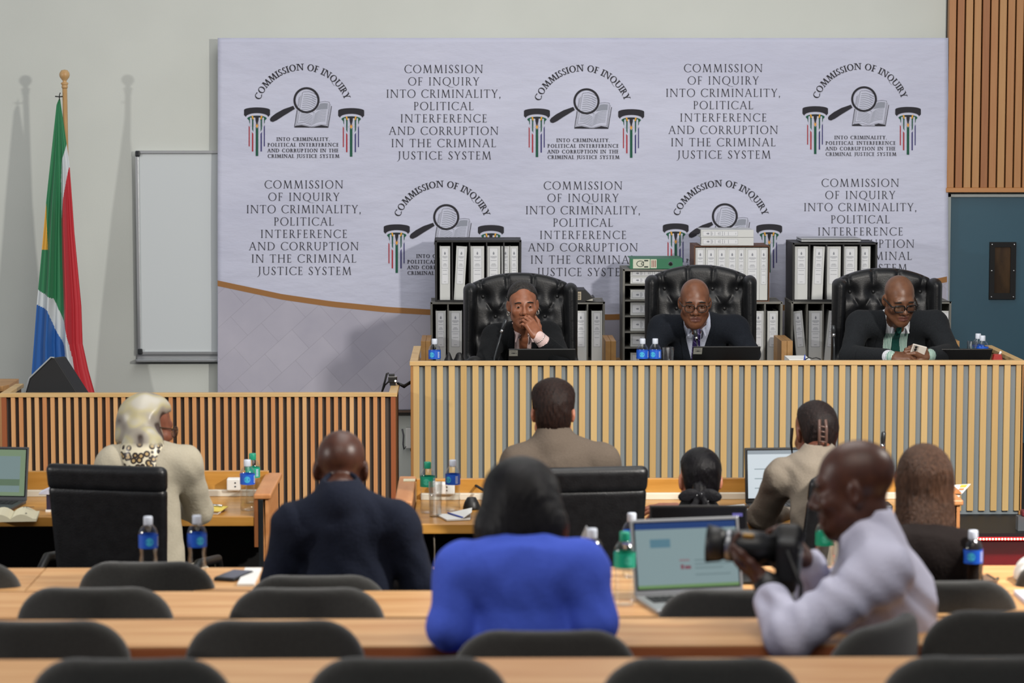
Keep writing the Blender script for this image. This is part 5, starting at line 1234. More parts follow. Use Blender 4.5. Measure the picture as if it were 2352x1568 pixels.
# ---- woman judge, chin on hand
def suit_front(root, J, m_jacket, m_shirt, v, lap=.05, hj=.0055, tie=None, sleeve=(.85, .85), wide=1., collar=True, h=.005, shx=0.):
    """jacket with lapels over a shirt; v(down) = half width of the opening; tie = (material, width function)"""
    def jk(g):
        upper(g, J, .004, sleeve=sleeve, wide=wide, folds=.0016)
        x, y, d = front_zone(g, J); x = x-shx
        g.F = smax(g.F, -np.maximum(np.abs(x)-v(d), -(y+.09)), .004)
        n = V3(J['neck']); g.F = smax(g.F, -(np.sqrt((g.X-n[0])**2+(g.Y-n[1])**2+((g.Z-n[2]-.08)*.6)**2)-.066), .006)
    garment(root, 'jacket', m_jacket, J, h, UK, .10, jk)
    def lp(g, sd):
        upper(g, J, .0095, arms=False, wide=wide); x, y, d = front_zone(g, J); x = (x-shx)*sd; w0 = v(d)
        band = np.maximum(w0+.001-x, x-w0-lap*np.clip(.45+d*2.4, .3, 1)-.0*d)
        g.F = smax(smax(g.F, band, .003), np.maximum(-(y+.09), -(d+.03)), .002)
        g.F = smax(g.F, -(np.sqrt((x-w0-lap*.9)**2+(d-.105)**2)-.012), .003)
    for sd in (-1, 1): garment(root, 'lapel', m_jacket, J, h, ('sa', 'sb', 'hip', 'neck'), .12, lambda g: lp(g, sd))
    def sh(g):
        upper(g, J, -.003, sleeve=(.97, .97), wide=wide); n = V3(J['neck']); hd = V3(J['head'])-n; hd /= np.linalg.norm(hd); tf, r = frame_of(J)
        g.F = smax(g.F, -(np.sqrt((g.X-n[0])**2+(g.Y-n[1])**2+((g.Z-n[2]-.10)*.55)**2)-.060), .004)
        if collar:
            a = n-hd*.03; ring_ = np.maximum(g.cone(a, n+hd*.03, .072, .066), -g.cone(a-hd*.1, n+hd*.12, .062, .060))
            x, y, d = front_zone(g, J); ring_ = np.maximum(ring_, -np.maximum(np.abs(x)-.012-.35*np.maximum(d, 0), -y))
            g.u(ring_, .002)
            for s in (-1, 1): g.u(g.cone(n+tf*.060+r*s*.028+(0, 0, .012), n+tf*.078+r*s*.045+(0, 0, -.045), .010, .006), .004)
    garment(root, 'shirt', m_shirt, J, h, UK, .09, sh)
    if tie:
        def ti(g):
            upper(g, J, .006, arms=False, wide=wide); x, y, d = front_zone(g, J); x = np.abs(x-shx-.0)
            g.F = smax(g.F, np.maximum(x-tie[1](d), np.maximum(-(y+.09), -(d-.005))), .004)
            n = V3(J['neck']); tf, r = frame_of(J); g.u(g.cone(n+tf*.072+r*shx+(0, 0, -.008), n+tf*.082+r*shx+(0, 0, -.04), .018, .012), .004)
        garment(root, 'necktie', tie[0], J, .0045, ('sa', 'sb', 'hip', 'neck'), .12, ti)
Yh = 13.62
J1 = JK(head=at(1201, 700, Yh), rot=(184, -5, 2), neck=at(1203, 762, 13.76), sa=at(1136, 776, 13.80), sb=at(1260, 770, 13.80), ea=at(1112, 838, 13.62), eb=at(1290, 826, 13.52), wa=at(1135, 862, 13.5), wb=at(1235, 772, 13.455), hip=at(1203, 900, 14.15), tf=(.03, -1, 0), floor=.36)
J1['hip'].z = .86; legs(J1)
sk1 = skin('warm_brown', '8e5c44', '805039'); lip1 = mat('lip_rose', '6e3a30', .4)
h1 = [dict(w=J1['wb'], d=(-.52, .05, .84), n=(.50, -.80, .32), side=1, curl=(.52, .62, .68, .72), thumb=(.15, 0), h=.0032, s=.92, fore=J1['wb']+(J1['eb']-J1['wb'])*.5),
      dict(w=J1['wa'], d=(.6, -.6, 0), n=(0, 0, 1), side=1, h=.006)]
p1 = build_person('woman in black jacket with chin resting on her hand behind the judges bench', J1, sk1, lip1, headkw=dict(fem=True, s=.97, h=.0036, jaw=.82, nose=1.05), hands=h1)
R1 = rot(*J1['rot']); face_parts(p1, J1['head'], R1, mat('brow_dark', '14100e', .8), .97, (0, -.15), fem=True)
mesh_of([cap_hair(J1['head'], R1, .007, .056, -.062, .97, .004, .0006, tmp=1.6)], 'hair', hair_mat('grey_black', '1f1d1c', '3a3735'), p1, origin=p1.location)
for s in (-1, 1):
    e = R1 @ Vector((s*.080, -.006, -.046))*.97+Vector(J1['head'])-p1.location
    MB().tube([e+Vector((.011*math.cos(a)*.5, -.011*math.cos(a)*.6, .012*math.sin(a))) for a in np.linspace(0, 2*PI, 15)], .0026, 6).build('earring', mat('pearl_silver', 'c8c4bc', .2, .8), p1)
suit_front(p1, J1, cloth('black_suit', '131416', '181a1c'), cloth('blush_blouse', 'd4bcb8', 'cdb4b0', .7), lambda d: .046-.06*np.maximum(0, d-.12), lap=.06, tie=None, sleeve=(.9, .62), wide=.9, shx=.004)
# bare skin in the open neckline, cuff and watch
def nk(g):
    upper(g, J1, -.0005, arms=False, wide=.9); x, y, d = front_zone(g, J1); x = np.abs(x-.004); g.F = smax(g.F, np.maximum(x-.030+.10*np.maximum(d, 0), -(y+.06)), .004)
garment(p1, 'open_neckline', sk1, J1, .005, ('sa', 'sb', 'hip', 'neck'), .1, nk)
w0, dr = V3(J1['wb']), V3(J1['eb']-J1['wb']); dr /= np.linalg.norm(dr)
g = Grid(w0-.12, w0+.14, .004); g.F = np.maximum(g.cone(w0+dr*.045, w0+dr*.10, .037, .045), -g.cone(w0-dr*.1, w0+dr*.2, .031, .036)); mesh_of([nets(g)], 'cuff', cloth('blush_blouse', ''), p1, origin=p1.location)
wv = [Vector(w0+dr*.018)-p1.location+(Matrix.Rotation(a, 3, Vector(dr)) @ Vector(np.cross(dr, (0, 1, 0))).normalized())*.029 for a in np.linspace(0, 2*PI, 22)]
wt = MB()
for i in range(21): wt.ball(tuple(wv[i]), .0068, 0, 8)
wt.build('wristwatch', mat('watch_silver', 'b9b6ae', .2, .9), p1); trousers(p1, J1, cloth('black_suit', ''))
# ---- judge in the middle
J2 = JK(head=at(1596, 695, 13.6), rot=(178, -11, 0), neck=at(1598, 748, 13.77), sa=at(1519, 754, 13.82), sb=at(1690, 754, 13.82), ea=at(1493, 822, 13.74), eb=at(1722, 812, 13.7), wa=at(1530, 858, 13.58), wb=at(1692, 856, 13.58), hip=at(1600, 900, 14.15), tf=(0, -1, 0), floor=.36)
J2['hip'].z = .86; legs(J2)
sk2 = skin('brown', '704934', '643f2c'); lip2 = mat('lip_brown', '5e3a32', .45)
p2 = build_person('bald man in dark suit, round spectacles and purple tie, seated in middle of bench', J2, sk2, lip2, headkw=dict(h=.0036, jaw=1.0, nose=1.15, plump=.001), hands=[dict(w=J2[q], d=(s*.5, -.8, 0), n=(0, 0, 1), side=s, h=.006) for q, s in (('wa', 1), ('wb', -1))])
R2 = rot(*J2['rot']); face_parts(p2, J2['head'], R2, mat('brow_dark', ''), 1, (0, .12))
glasses(p2, J2['head'], R2, mat('spectacle_black', '120f0e', .3), .0255, .0195, .0022, -.002, 2.6)
m_t = mat('purple_tie', '2c2050', .5); nt = m_t.node_tree; tc = nt.nodes.new('ShaderNodeTexCoord'); mp = nt.nodes.new('ShaderNodeMapping'); mp.inputs['Rotation'].default_value = (0, math.radians(48), 0); nt.links.new(tc.outputs['Object'], mp.inputs[0])
wv_ = nt.nodes.new('ShaderNodeTexWave'); wv_.inputs['Scale'].default_value = 13; nt.links.new(mp.outputs[0], wv_.inputs[0]); rp = nt.nodes.new('ShaderNodeValToRGB'); rp.color_ramp.elements[0].position = .93; rp.color_ramp.elements[0].color = lin('2a1f4c'); rp.color_ramp.elements[1].position = .97; rp.color_ramp.elements[1].color = lin('6a5a92'); nt.links.new(wv_.outputs['Fac'], rp.inputs[0]); nt.links.new(rp.outputs[0], nt.nodes['Principled BSDF'].inputs['Base Color'])
suit_front(p2, J2, cloth('navy_black_suit', '15181e', '1b1f26'), cloth('pale_blue_shirt', 'b3b8c8', 'a9aebf', .7), lambda d: np.maximum(.072-.26*np.maximum(d, 0), .008), tie=(m_t, lambda d: .016+.06*np.maximum(d-.03, 0)), wide=1.05, shx=-.004)
trousers(p2, J2, cloth('navy_black_suit', ''))
# ---- judge on the right with a phone
J3 = JK(head=at(2066, 688, 13.55), rot=(189, -21, 2), neck=at(2061, 742, 13.76), sa=at(1974, 744, 13.81), sb=at(2148, 744, 13.81), ea=at(1952, 816, 13.66), eb=at(2182, 812, 13.62), wa=at(2050, 820, 13.31), wb=at(2132, 816, 13.33), hip=at(2062, 900, 14.15), tf=(.04, -1, 0), floor=.36)
J3['hip'].z = .86; legs(J3)
sk3 = skin('deep_tan', '6a4834', '5f3f2d')
h3 = [dict(w=J3['wa'], d=(.95, -.25, .04), n=(-.05, -.45, 1), side=1, curl=(.75, .8, .85, .9), thumb=(.1, .3), h=.0034, fore=J3['wa']+(J3['ea']-J3['wa'])*.4), dict(w=J3['wb'], d=(-.75, -.2, .30), n=(.5, -.5, .6), side=-1, curl=(.55, .7, .8, .9), thumb=(.1, .4), h=.0034, fore=J3['wb']+(J3['eb']-J3['wb'])*.4)]
p3 = build_person('bald man in dark suit, striped shirt and green tie looking down at a phone', J3, sk3, lip2, headkw=dict(h=.0036, jaw=1.05, nose=1.12, plump=.002), hands=h3)
R3 = rot(*J3['rot']); face_parts(p3, J3['head'], R3, mat('brow_dark', ''), 1, (0, -.3))
glasses(p3, J3['head'], R3, mat('spectacle_black', ''), .0265, .0180, .0036, -.002, 4.0)
m_s = mat('striped_shirt', 'c4d0c8', .7); nt = m_s.node_tree; tc = nt.nodes.new('ShaderNodeTexCoord'); wv_ = nt.nodes.new('ShaderNodeTexWave'); wv_.inputs['Scale'].default_value = 42; wv_.inputs['Distortion'].default_value = .6; nt.links.new(tc.outputs['Object'], wv_.inputs[0]); rp = nt.nodes.new('ShaderNodeValToRGB'); rp.color_ramp.elements[0].position = .35; rp.color_ramp.elements[0].color = lin('1f6a58'); rp.color_ramp.elements[1].position = .55; rp.color_ramp.elements[1].color = lin('c4d0c8'); nt.links.new(wv_.outputs['Fac'], rp.inputs[0])
sp = nt.nodes.new('ShaderNodeSeparateXYZ'); nt.links.new(tc.outputs['Object'], sp.inputs[0]); zz_ = nt.nodes.new('ShaderNodeMath'); zz_.operation = 'GREATER_THAN'; zz_.inputs[1].default_value = J3['neck'].z-.052-.36; nt.links.new(sp.outputs[2], zz_.inputs[0]); mx = nt.nodes.new('ShaderNodeMix'); mx.data_type = 'RGBA'; mx.inputs[7].default_value = lin('cfd2d6'); nt.links.new(zz_.outputs[0], mx.inputs[0]); nt.links.new(rp.outputs[0], mx.inputs[6]); nt.links.new(mx.outputs[2], nt.nodes['Principled BSDF'].inputs['Base Color'])
suit_front(p3, J3, cloth('charcoal_suit', '1b1d20', '222528'), m_s, lambda d: .062+0*d, tie=(cloth('green_tie', '123a34', '16423a', .6), lambda d: .014+.08*np.maximum(d-.03, 0)), wide=1.02, shx=.006, lap=.055)
trousers(p3, J3, cloth('charcoal_suit', ''))
w0, dr = V3(J3['wa']), V3(J3['ea']-J3['wa']); dr /= np.linalg.norm(dr); g = Grid(w0-.1, w0+.1, .004); g.F = np.maximum(g.cone(w0+dr*.02, w0+dr*.05, .035, .038), -g.cone(w0-dr*.1, w0+dr*.2, .029, .032)); mesh_of([nets(g)], 'cuff', cloth('white_shirt', 'c8cad0', None, .7), p3, origin=p3.location)
a_ = at(2103, 823, 13.305); t = thing('mobile_phone', 'pale mobile phone with three camera rings held by the judge in green tie', 'phone', a_)
Rp = Matrix.Rotation(.25, 3, 'Y') @ Matrix.Rotation(.35, 3, 'X')
ph = MB().box((0, 0, 0), (.075, .009, .155), R=Rp); ph.build('phone_body', mat('phone_white', 'c6c0b8', .25), t, .004)
MB().box((0, .006, 0), (.072, .002, .15), R=Rp).build('phone_screen', mat('phone_glass', ''), t)
lb = MB().box(Rp @ Vector((-.018, -.006, .052)), (.026, .004, .046), R=Rp)
lb.build('camera_bump', mat('bump_grey', '9a948c', .3), t, .003)
for k in range(3): MB().lathe([(.0, 0), (.0065, 0), (.0065, .003), (0, .003)], Rp @ Vector((-.018, -.0075, .066-k*.014)), 14, R=Rp @ Matrix.Rotation(PI/2, 3, 'X')).build('camera_lens', M_black, t)
# ---- man in navy suit, seen from behind
def back_person(label, J, sk, m_jacket, headkw={}, wide=1., folds=.004, h=.008, sleeve=(.95, .95), collar=None, hands=True, fold2=None, m_leg=None):
    p = build_person(label, J, sk, headkw=dict(h=.0055, **headkw), hands=[dict(w=J[q], d=V3(J[q])-V3(J[e]), n=(0, 0, 1), side=s, h=.006) for q, e, s in (('wa', 'ea', 1), ('wb', 'eb', -1))] if hands else None)
    def jk(g):
        upper(g, J, .006, wide=wide, folds=folds, sleeve=sleeve); n = V3(J['neck'])
        if collar:
            hd = V3(J['head'])-n; hd /= np.linalg.norm(hd); g.u(g.cone(n-hd*.04, n+hd*collar, .078, .068), .02)
        if fold2: fold2(g)
        g.F = smax(g.F, -(np.sqrt((g.X-n[0])**2+(g.Y-n[1])**2+((g.Z-n[2]-.12)*.5)**2)-.058), .006)
    garment(p, 'jacket', m_jacket, J, h, UK, .11, jk); trousers(p, J, m_leg or m_jacket); return p
def sit(J, fz, dy=0.): 
    m = (V3(J['sa'])+V3(J['sb']))/2; tf, _ = frame_of(J); h = m-tf*dy; h[2] = fz+.53; J['hip'] = Vector(h); J['floor'] = fz; return legs(J)
N = JK(head=at(784, 1078, 8.33), rot=(-3, -14, 0), neck=at(783, 1140, 8.2), sa=at(676, 1210, 8.18), sb=at(912, 1205, 8.18), ea=at(640, 1335, 8.2), eb=at(962, 1338, 8.2), wa=at(700, 1372, 8.5), wb=at(890, 1372, 8.5), tf=(0, 1, 0)); sit(N, .14, -.03)
skd = skin('dark_brown', '4b2c20', '40251b')
pn = back_person('bald man in navy suit seated with his back turned, left of the woman in blue', N, skd, cloth('navy_suit', '181c28', '1c2130'), headkw=dict(s=1.02), collar=.035, wide=1.15)
# ---- woman in blue jacket, black bob
B = JK(head=at(1196, 1180, 6.62), rot=(0, -16, 0), neck=at(1198, 1272, 6.5), sa=at(1062, 1312, 6.46), sb=at(1334, 1308, 6.46), ea=at(1034, 1440, 6.42), eb=at(1368, 1432, 6.42), wa=at(1090, 1485, 6.72), wb=at(1310, 1485, 6.72), tf=(0, 1, 0)); sit(B, .35, .02)
pb = back_person('woman in royal blue jacket with black bob, seated with her back turned', B, skin('brown_dim', '6a4332', '5d3a2a'), cloth('royal_blue', '4a62cc', '435ac2', .8, .15), wide=1.1, folds=.003)
def bob(g, L, s):
    g.u(g.ell(L(0, -.05, -.035), (.118*s, .105*s, .105*s)), .03); g.u(g.ell(L(0, -.035, .05), (.094*s, .108*s, .088*s)), .03); g.u(g.cone(L(0, -.07, -.03), L(0, -.085, -.10), .105, .10, (0, 1, 0), .75), .03)
    g.F = smax(g.F, L(0, 0, -.112)[2]-g.Z, .02)
HB = hair_mat('black', '070607', '0e0c10'); HB.node_tree.nodes['Principled BSDF'].inputs['Specular IOR Level'].default_value = .20; HB.node_tree.nodes['Principled BSDF'].inputs['Roughness'].default_value = .36
mesh_of([cap_hair(B['head'], rot(0, -6, 0), .018, .07, -.2, 1.02, .006, .0014, bob, .05)], 'hair', HB, pb, origin=pb.location)
# ---- photographer
Pg = JK(head=at(1962, 1122, 6.72), rot=(76, -10, 0), neck=at(1990, 1222, 6.72), sa=at(2024, 1318, 6.54), sb=at(1990, 1308, 6.92), ea=at(1812, 1462, 6.44), eb=at(1880, 1415, 7.0), wa=at(1758, 1336, 6.67), wb=at(1855, 1292, 6.88), tf=(-.96, .28, 0)); sit(Pg, .35, .05)
Pg['hip'] = Vector(at(2000, 1600, 6.72)); legs(Pg)
hp_ = [dict(w=Pg['wa'], d=(-.10, .22, .95), n=(.20, -.95, .15), side=1, curl=(.30, .34, .36, .4), thumb=(.35, .0), h=.004, s=1.0, spread=.10, fore=Pg['wa']+(Pg['ea']-Pg['wa'])*.4), dict(w=Pg['wb'], d=(-.45, -.05, .85), n=(.75, -.1, .5), side=-1, curl=(.5, .75, .8, .85), thumb=(.2, .1), h=.004, fore=Pg['wb']+(Pg['eb']-Pg['wb'])*.35)]
hp_[0]['d'] = (-.62, .50, .42); hp_[0]['n'] = (-.38, -.32, -.87); hp_[0]['curl'] = (.55, .55, .55, .55)
pp = build_person('bald photographer in pale lilac shirt holding a camera, turned to the left', Pg, skin('dark_brown', ''), mat('lip_dark', '4a2a24', .45), headkw=dict(s=1.03, h=.0045, jaw=1.05, nose=1.1, plump=.002), hands=hp_)
face_parts(pp, Pg['head'], rot(*Pg['rot']), mat('brow_dark', ''), 1.03, (0, -.3))
def shirt(g):
    upper(g, Pg, .010, wide=.98, sleeve=(.62, .9)); n = V3(Pg['neck']); hd = V3(Pg['head'])-n; hd /= np.linalg.norm(hd)
    g.u(g.cone(n-hd*.03+(.01, 0, 0), n+hd*.022+(.012, 0, 0), .082, .072), .015)
    hp = V3(Pg['hip']); g.u(g.cone(hp+(.01, 0, .05), V3(Pg['sa'])*.5+V3(Pg['sb'])*.5+(.035, 0, -.10), .155, .150), .06)
    a = V3(Pg['sa']); e = V3(Pg['ea']); t = np.clip(((g.X-a[0])*(e-a)[0]+(g.Z-a[2])*(e-a)[2])/((e-a)[0]**2+(e-a)[2]**2), -1, 2)
    g.F += .0055*np.sin(g.X*62+g.Z*40+np.sin(g.Z*24+g.Y*10)*1.6)*np.sin(g.Z*13+g.X*17+1)
    g.F += .004*np.sin(t*26+g.Y*25)*(np.abs(t-.85) < .5)
    g.F = smax(g.F, -(np.sqrt((g.X-n[0])**2+(g.Y-n[1])**2+((g.Z-n[2]-.12)*.5)**2)-.062), .006)
garment(pp, 'shirt', cloth('lilac_shirt', 'c0c0d2', 'babace', .8, .2), Pg, .007, UK, .13, shirt); trousers(pp, Pg, cloth('dark_trousers', '1a1a1e'))
w0, dr = V3(Pg['wa']), V3(Pg['ea']-Pg['wa']); dr /= np.linalg.norm(dr); g = Grid(w0-.1, w0+.1, .0045); g.F = np.maximum(g.cone(w0+dr*.008, w0+dr*.038, .035, .037), -g.cone(w0-dr*.1, w0+dr*.2, .028, .030)); mesh_of([nets(g)], 'wristwatch', M_black, pp, origin=pp.location)
# his camera
co = at(1812, 1272, 6.72); CR = rot(78, 3, -6); cmr = thing('photo_camera', 'black camera with long zoom lens held by the photographer', 'camera', co)
ld = [tuple(CR @ Vector(v)) for v in ((0, .03, .012), (0, .2, .012))]
g = Grid((-.13, -.13, -.11), (.13, .13, .11), .0045)
g.u(g.rbox((0, 0, -.005), (.068, .030, .058), .016, CR), 0); g.u(g.cone(CR @ Vector((0, -.012, .055)), CR @ Vector((0, .018, .058)), .026, .022), .02); g.u(g.rbox(CR @ Vector((.055, .012, -.005)), (.018, .04, .055), .016, CR), .01); g.u(g.rbox(CR @ Vector((0, 0, -.068)), (.066, .028, .024), .014, CR), .01)
mesh_of([nets(g)], 'camera_body', mat('camera_rubber', '111213', .5, bump=(300, .2)), cmr)
LR = CR @ Matrix.Rotation(-PI/2, 3, 'X')
mk = lambda prof: MB().lathe(prof, CR @ Vector((0, 0, .010)), 28, R=LR)
mk([(0, .03), (.036, .03), (.037, .06), (.043, .066), (.044, .12), (.0425, .124), (.0425, .150), (.040, .152), (.040, .165), (0, .165)]).build('lens_barrel', mat('lens_black', '141516', .35), cmr)
mk([(.0405, .150), (.0418, .151), (.0418, .163), (.0405, .164)]).build('lens_silver_ring', mat('lens_ring', '8a8c90', .3, .8), cmr)
mk([(0, .165), (.037, .165), (.044, .18), (.050, .215), (.047, .215), (.038, .18), (0, .178)]).build('lens_hood', M_black, cmr)
MB().box(CR @ Vector((-.028, .105, .047)), (.012, .03, .012), R=CR).build('gold_badge', mat('badge_gold', 'a07c40', .4, .6), cmr, .003)
MB().box(CR @ Vector((-.01, -.0315, -.012)), (.074, .004, .052), R=CR).build('camera_display', mat('camera_lcd', '74807f', .2), cmr)
for x, z in ((.045, .03), (.05, .005), (.05, -.02), (-.058, .035), (-.058, .015)): MB().lathe([(0, 0), (.006, 0), (.005, .004), (0, .004)], CR @ Vector((x, -.029, z)), 12, R=CR @ Matrix.Rotation(PI/2, 3, 'X')).build('button', mat('button_grey', '5a5a58', .4), cmr)
MB().box(CR @ Vector((.045, 0, .058)), (.02, .02, .01), R=CR).build('top_dial', M_alu, cmr, .003)
st = [co+CR @ Vector((-.07, 0, .03)), at(1840, 1345, 6.62), at(1838, 1400, 6.6), at(1850, 1440, 6.62)]
MB().tube([p-co for p in st], .006, 6).build('strap', M_black, cmr)
# ---- woman in headscarf
Hj = JK(head=at(340, 982, 10.42), rot=(-52, -12, 0), neck=at(333, 1040, 10.34), sa=at(262, 1068, 10.30), sb=at(424, 1066, 10.30), ea=at(236, 1172, 10.42), eb=at(456, 1172, 10.44), wa=at(300, 1168, 10.76), wb=at(395, 1160, 10.78), tf=(.1, 1, 0)); sit(Hj, 0, .06)
ph_ = back_person('woman in cream jacket and patterned headscarf looking to the right at left desk', Hj, skin('mid_brown', '7c4c3a', '6e4232'), cloth('cream_jacket', 'aea795', 'a8a08d', .85, .2), wide=.95, folds=.003, headkw=dict(fem=True))
glasses(ph_, Hj['head'], rot(*Hj['rot']), mat('spectacle_tortoise', '3a2a1c', .3), .025, .022, .0024, .0, 2.2)
m = mat('scarf_print', 'cfc6ac', .36); nt = m.node_tree; tc = nt.nodes.new('ShaderNodeTexCoord')
def ramp(src, stops):
    r_ = nt.nodes.new('ShaderNodeValToRGB'); e = r_.color_ramp.elements
    while len(e) < len(stops): e.new(.5)
    for q, (p_, c_) in zip(e, stops): q.position = p_; q.color = lin(c_)
    nt.links.new(src, r_.inputs[0]); return r_.outputs[0]
vo = nt.nodes.new('ShaderNodeTexVoronoi'); vo.inputs['Scale'].default_value = 42; nz = nt.nodes.new('ShaderNodeTexNoise'); nz.inputs['Scale'].default_value = 9; nz.inputs['Detail'].default_value = 1
for n_ in (vo, nz): nt.links.new(tc.outputs['Object'], n_.inputs['Vector'])
leo = ramp(vo.outputs['Distance'], [(0, 'b89c6a'), (.22, 'b89c6a'), (.30, '2a1e1a'), (.52, '2a1e1a'), (.60, 'd8cfb4')])
soft = ramp(nz.outputs['Fac'], [(.37, '3a2e28'), (.41, '7c746a'), (.48, '918a7d'), (.55, 'a89f7c'), (.64, 'aca89c')])
sp = nt.nodes.new('ShaderNodeSeparateXYZ'); nt.links.new(tc.outputs['Object'], sp.inputs[0]); mr = nt.nodes.new('ShaderNodeMapRange'); zc = Hj['head'].z; mr.inputs['From Min'].default_value = zc-.035; mr.inputs['From Max'].default_value = zc-.055; nt.links.new(sp.outputs[2], mr.inputs[0])
mx = nt.nodes.new('ShaderNodeMix'); mx.data_type = 'RGBA'; nt.links.new(mr.outputs[0], mx.inputs[0]); nt.links.new(soft, mx.inputs[6]); nt.links.new(leo, mx.inputs[7]); nt.links.new(mx.outputs[2], nt.nodes['Principled BSDF'].inputs['Base Color'])
RH = rot(*Hj['rot'])
def scarf(g, L, s):
    g.u(g.ell(L(0, -.03, -.035), (.090, .092, .105)), .05); n = V3(Hj['neck']); g.u(g.cone(n+(.0, -.02, .04), n+(0, -.035, -.01), .078, .088), .04); g.u(g.cone(n+(.0, -.075, .01), n+(.01, -.115, -.085), .086, .066, (0, 1, 0), .6), .04)
    x, y, z = g.xf(V3(Hj['head']), RH); g.F = smax(g.F, -np.maximum(np.maximum(.045-y, np.abs(x)-.056), z-.072), .012)
    g.F += .0016*np.sin((g.X-g.Z*.6)*70+np.sin(g.Z*30)*1.2)
mesh_of([cap_hair(Hj['head'], RH, .020, .075, -.4, 1, .0065, 0, scarf, .12)], 'headscarf', m, ph_, origin=ph_.location)
# ---- woman in brown jacket
Bs = JK(head=at(1270, 948, 10.4), rot=(0, -6, 0), neck=at(1272, 1012, 10.33), sa=at(1190, 1066, 10.3), sb=at(1384, 1062, 10.3), ea=at(1164, 1170, 10.4), eb=at(1406, 1168, 10.4), wa=at(1210, 1176, 10.74), wb=at(1366, 1176, 10.74), tf=(0, 1, 0)); sit(Bs, 0, .06)
ps = back_person('short-haired woman in brown jacket seated behind the blue jacket, facing the judges', Bs, skin('fair', 'b5765c', 'a86a52'), cloth('taupe_jacket', '5f554b', '594f46', .9, .2), wide=.95, folds=.002, collar=.022)
def crop(g, L, s): g.u(g.ell(L(0, -.06, -.005), (.066, .055, .08)), .03); g.u(g.ell(L(0, -.01, .075), (.086, .095, .058)), .02); g.F = smax(g.F, -np.maximum(np.abs(g.xf(V3(Bs['head']))[0])*-1+.072, g.xf(V3(Bs['head']))[2]-.02), .01)
mesh_of([cap_hair(Bs['head'], rot(0, -6, 0), .018, .06, -.066, 1, .0055, .0022, crop, .02)], 'hair', hair_mat('dark_brown', '150d0b', '281914'), ps, origin=ps.location)
nkv = V3(Bs['neck'])-V3(ps.location); bd = MB()
for a in np.linspace(PI*1.15, PI*1.85, 13): bd.ball((nkv[0]+.062*math.cos(a), nkv[1]+.062*math.sin(a), nkv[2]+.028+.004*math.sin(a*9)), .0055, 0, 8)
bd.build('necklace', mat('pearl_white', 'c4c4c6', .3), ps)
# ---- ponytailed woman
Pt = JK(head=at(1607, 1104, 10.3), rot=(4, -18, 0), neck=at(1604, 1172, 10.2), sa=at(1538, 1226, 10.12), sb=at(1676, 1224, 10.12), ea=at(1508, 1262, 10.3), eb=at(1700, 1262, 10.3), wa=at(1562, 1170, 10.52), wb=at(1652, 1176, 10.55), tf=(0, 1, 0)); sit(Pt, 0, .1); Pt['hip'].z = .5; legs(Pt)
pt_ = build_person('woman with black ponytail and bow bending low at the long counsel desk', Pt, skin('fair', ''), headkw=dict(h=.0055, fem=True), hands=[dict(w=Pt['wa'], d=(-.97, .1, .02), n=(0, -.3, 1), side=1, h=.005, curl=(.2, .2, .25, .3), fore=Pt['wa']+(Pt['ea']-Pt['wa'])*.3), dict(w=Pt['wb'], d=(.5, .8, .02), n=(0, 0, 1), side=-1, h=.005)])
garment(pt_, 'jacket', cloth('black_top', '0e0f10'), Pt, .008, UK, .11, lambda g: upper(g, Pt, .004, wide=.85, sleeve=(.75, .75), folds=.002)); trousers(pt_, Pt, cloth('black_top', ''))
mesh_of([cap_hair(Pt['head'], rot(4, -12, 0), .012, .055, -.075, 1, .0055, .0014)], 'hair', HB, pt_, origin=pt_.location)
hc = V3(at(1607, 1136, 10.15)); g = Grid(hc-.16, hc+.12, .006); g.u(g.cone(hc+(0, .02, .02), hc+(0, 0, -.02), .03, .03), 0); g.u(g.cone(hc+(0, 0, -.02), hc+(.0, .02, -.13), .034, .055, (0, 1, 0), .6), .02); g.F += .002*np.sin(g.X*260); mesh_of([nets(g)], 'ponytail', HB, pt_, origin=pt_.location)
g = Grid(hc-(.12, .08, .16), hc+(.12, .06, .08), .005)
for s in (-1, 1): g.u(g.ell(hc+(s*.044, -.016, .0), (.044, .009, .026), Matrix.Rotation(s*.25, 3, 'Y')), .006); g.u(g.cone(hc+(s*.012, -.03, -.01), hc+(s*.05, -.045, -.10), .012, .028, (0, 1, 0), .3), .006)
g.u(g.ell(hc+(0, -.026, 0), (.014, .014, .016)), .004)
bw = mesh_of([nets(g)], 'hair_bow', cloth('black_satin', '121214', '1c1c20', .5), pt_, origin=pt_.location)
bd = MB()
for dx, dz in ((-.014, .004), (.004, .010), (.05, -.07), (-.03, -.05), (.03, -.02), (-.05, -.09)): bd.ball(tuple(Vector(hc)+Vector((dx, -.045, dz))-pt_.location), .0032, 0, 8)
bd.build('rhinestones', M_chrome, pt_)
p = at(1504, 1168, 10.6); tag(MB().box((0, 0, .006), (.04, .09, .011)).build('white_phone', M_white, bevel=.003, loc=(p.x, 10.62, .7505)), 'small white phone by the fingers of the ponytailed woman', 'phone')
# ---- woman in beige jacket with hair clip
Bg = JK(head=at(1872, 996, 10.45), rot=(14, -24, 0), neck=at(1880, 1050, 10.34), sa=at(1796, 1098, 10.34), sb=at(1958, 1084, 10.24), ea=at(1750, 1186, 10.5), eb=at(1985, 1190, 10.35), wa=at(1815, 1186, 10.74), wb=at(1920, 1180, 10.7), tf=(-.35, 1, 0)); sit(Bg, 0, .12)
pg = back_person('woman in beige jacket with clipped dark hair bending over white laptop screen', Bg, skin('mid_brown', ''), cloth('beige_jacket', '7f766a', '776e62', .9, .2), wide=1.0, folds=.0045)
RB = rot(10, -14, 0)
def bun(g, L, s): g.u(g.ell(L(.012, -.085, .015), (.055, .035, .062)), .03)
mesh_of([cap_hair(Bg['head'], RB, .013, .055, -.07, 1, .0055, .0016, bun, .02)], 'hair', hair_mat('black_brown', '120e0e', '241a18'), pg, origin=pg.location)
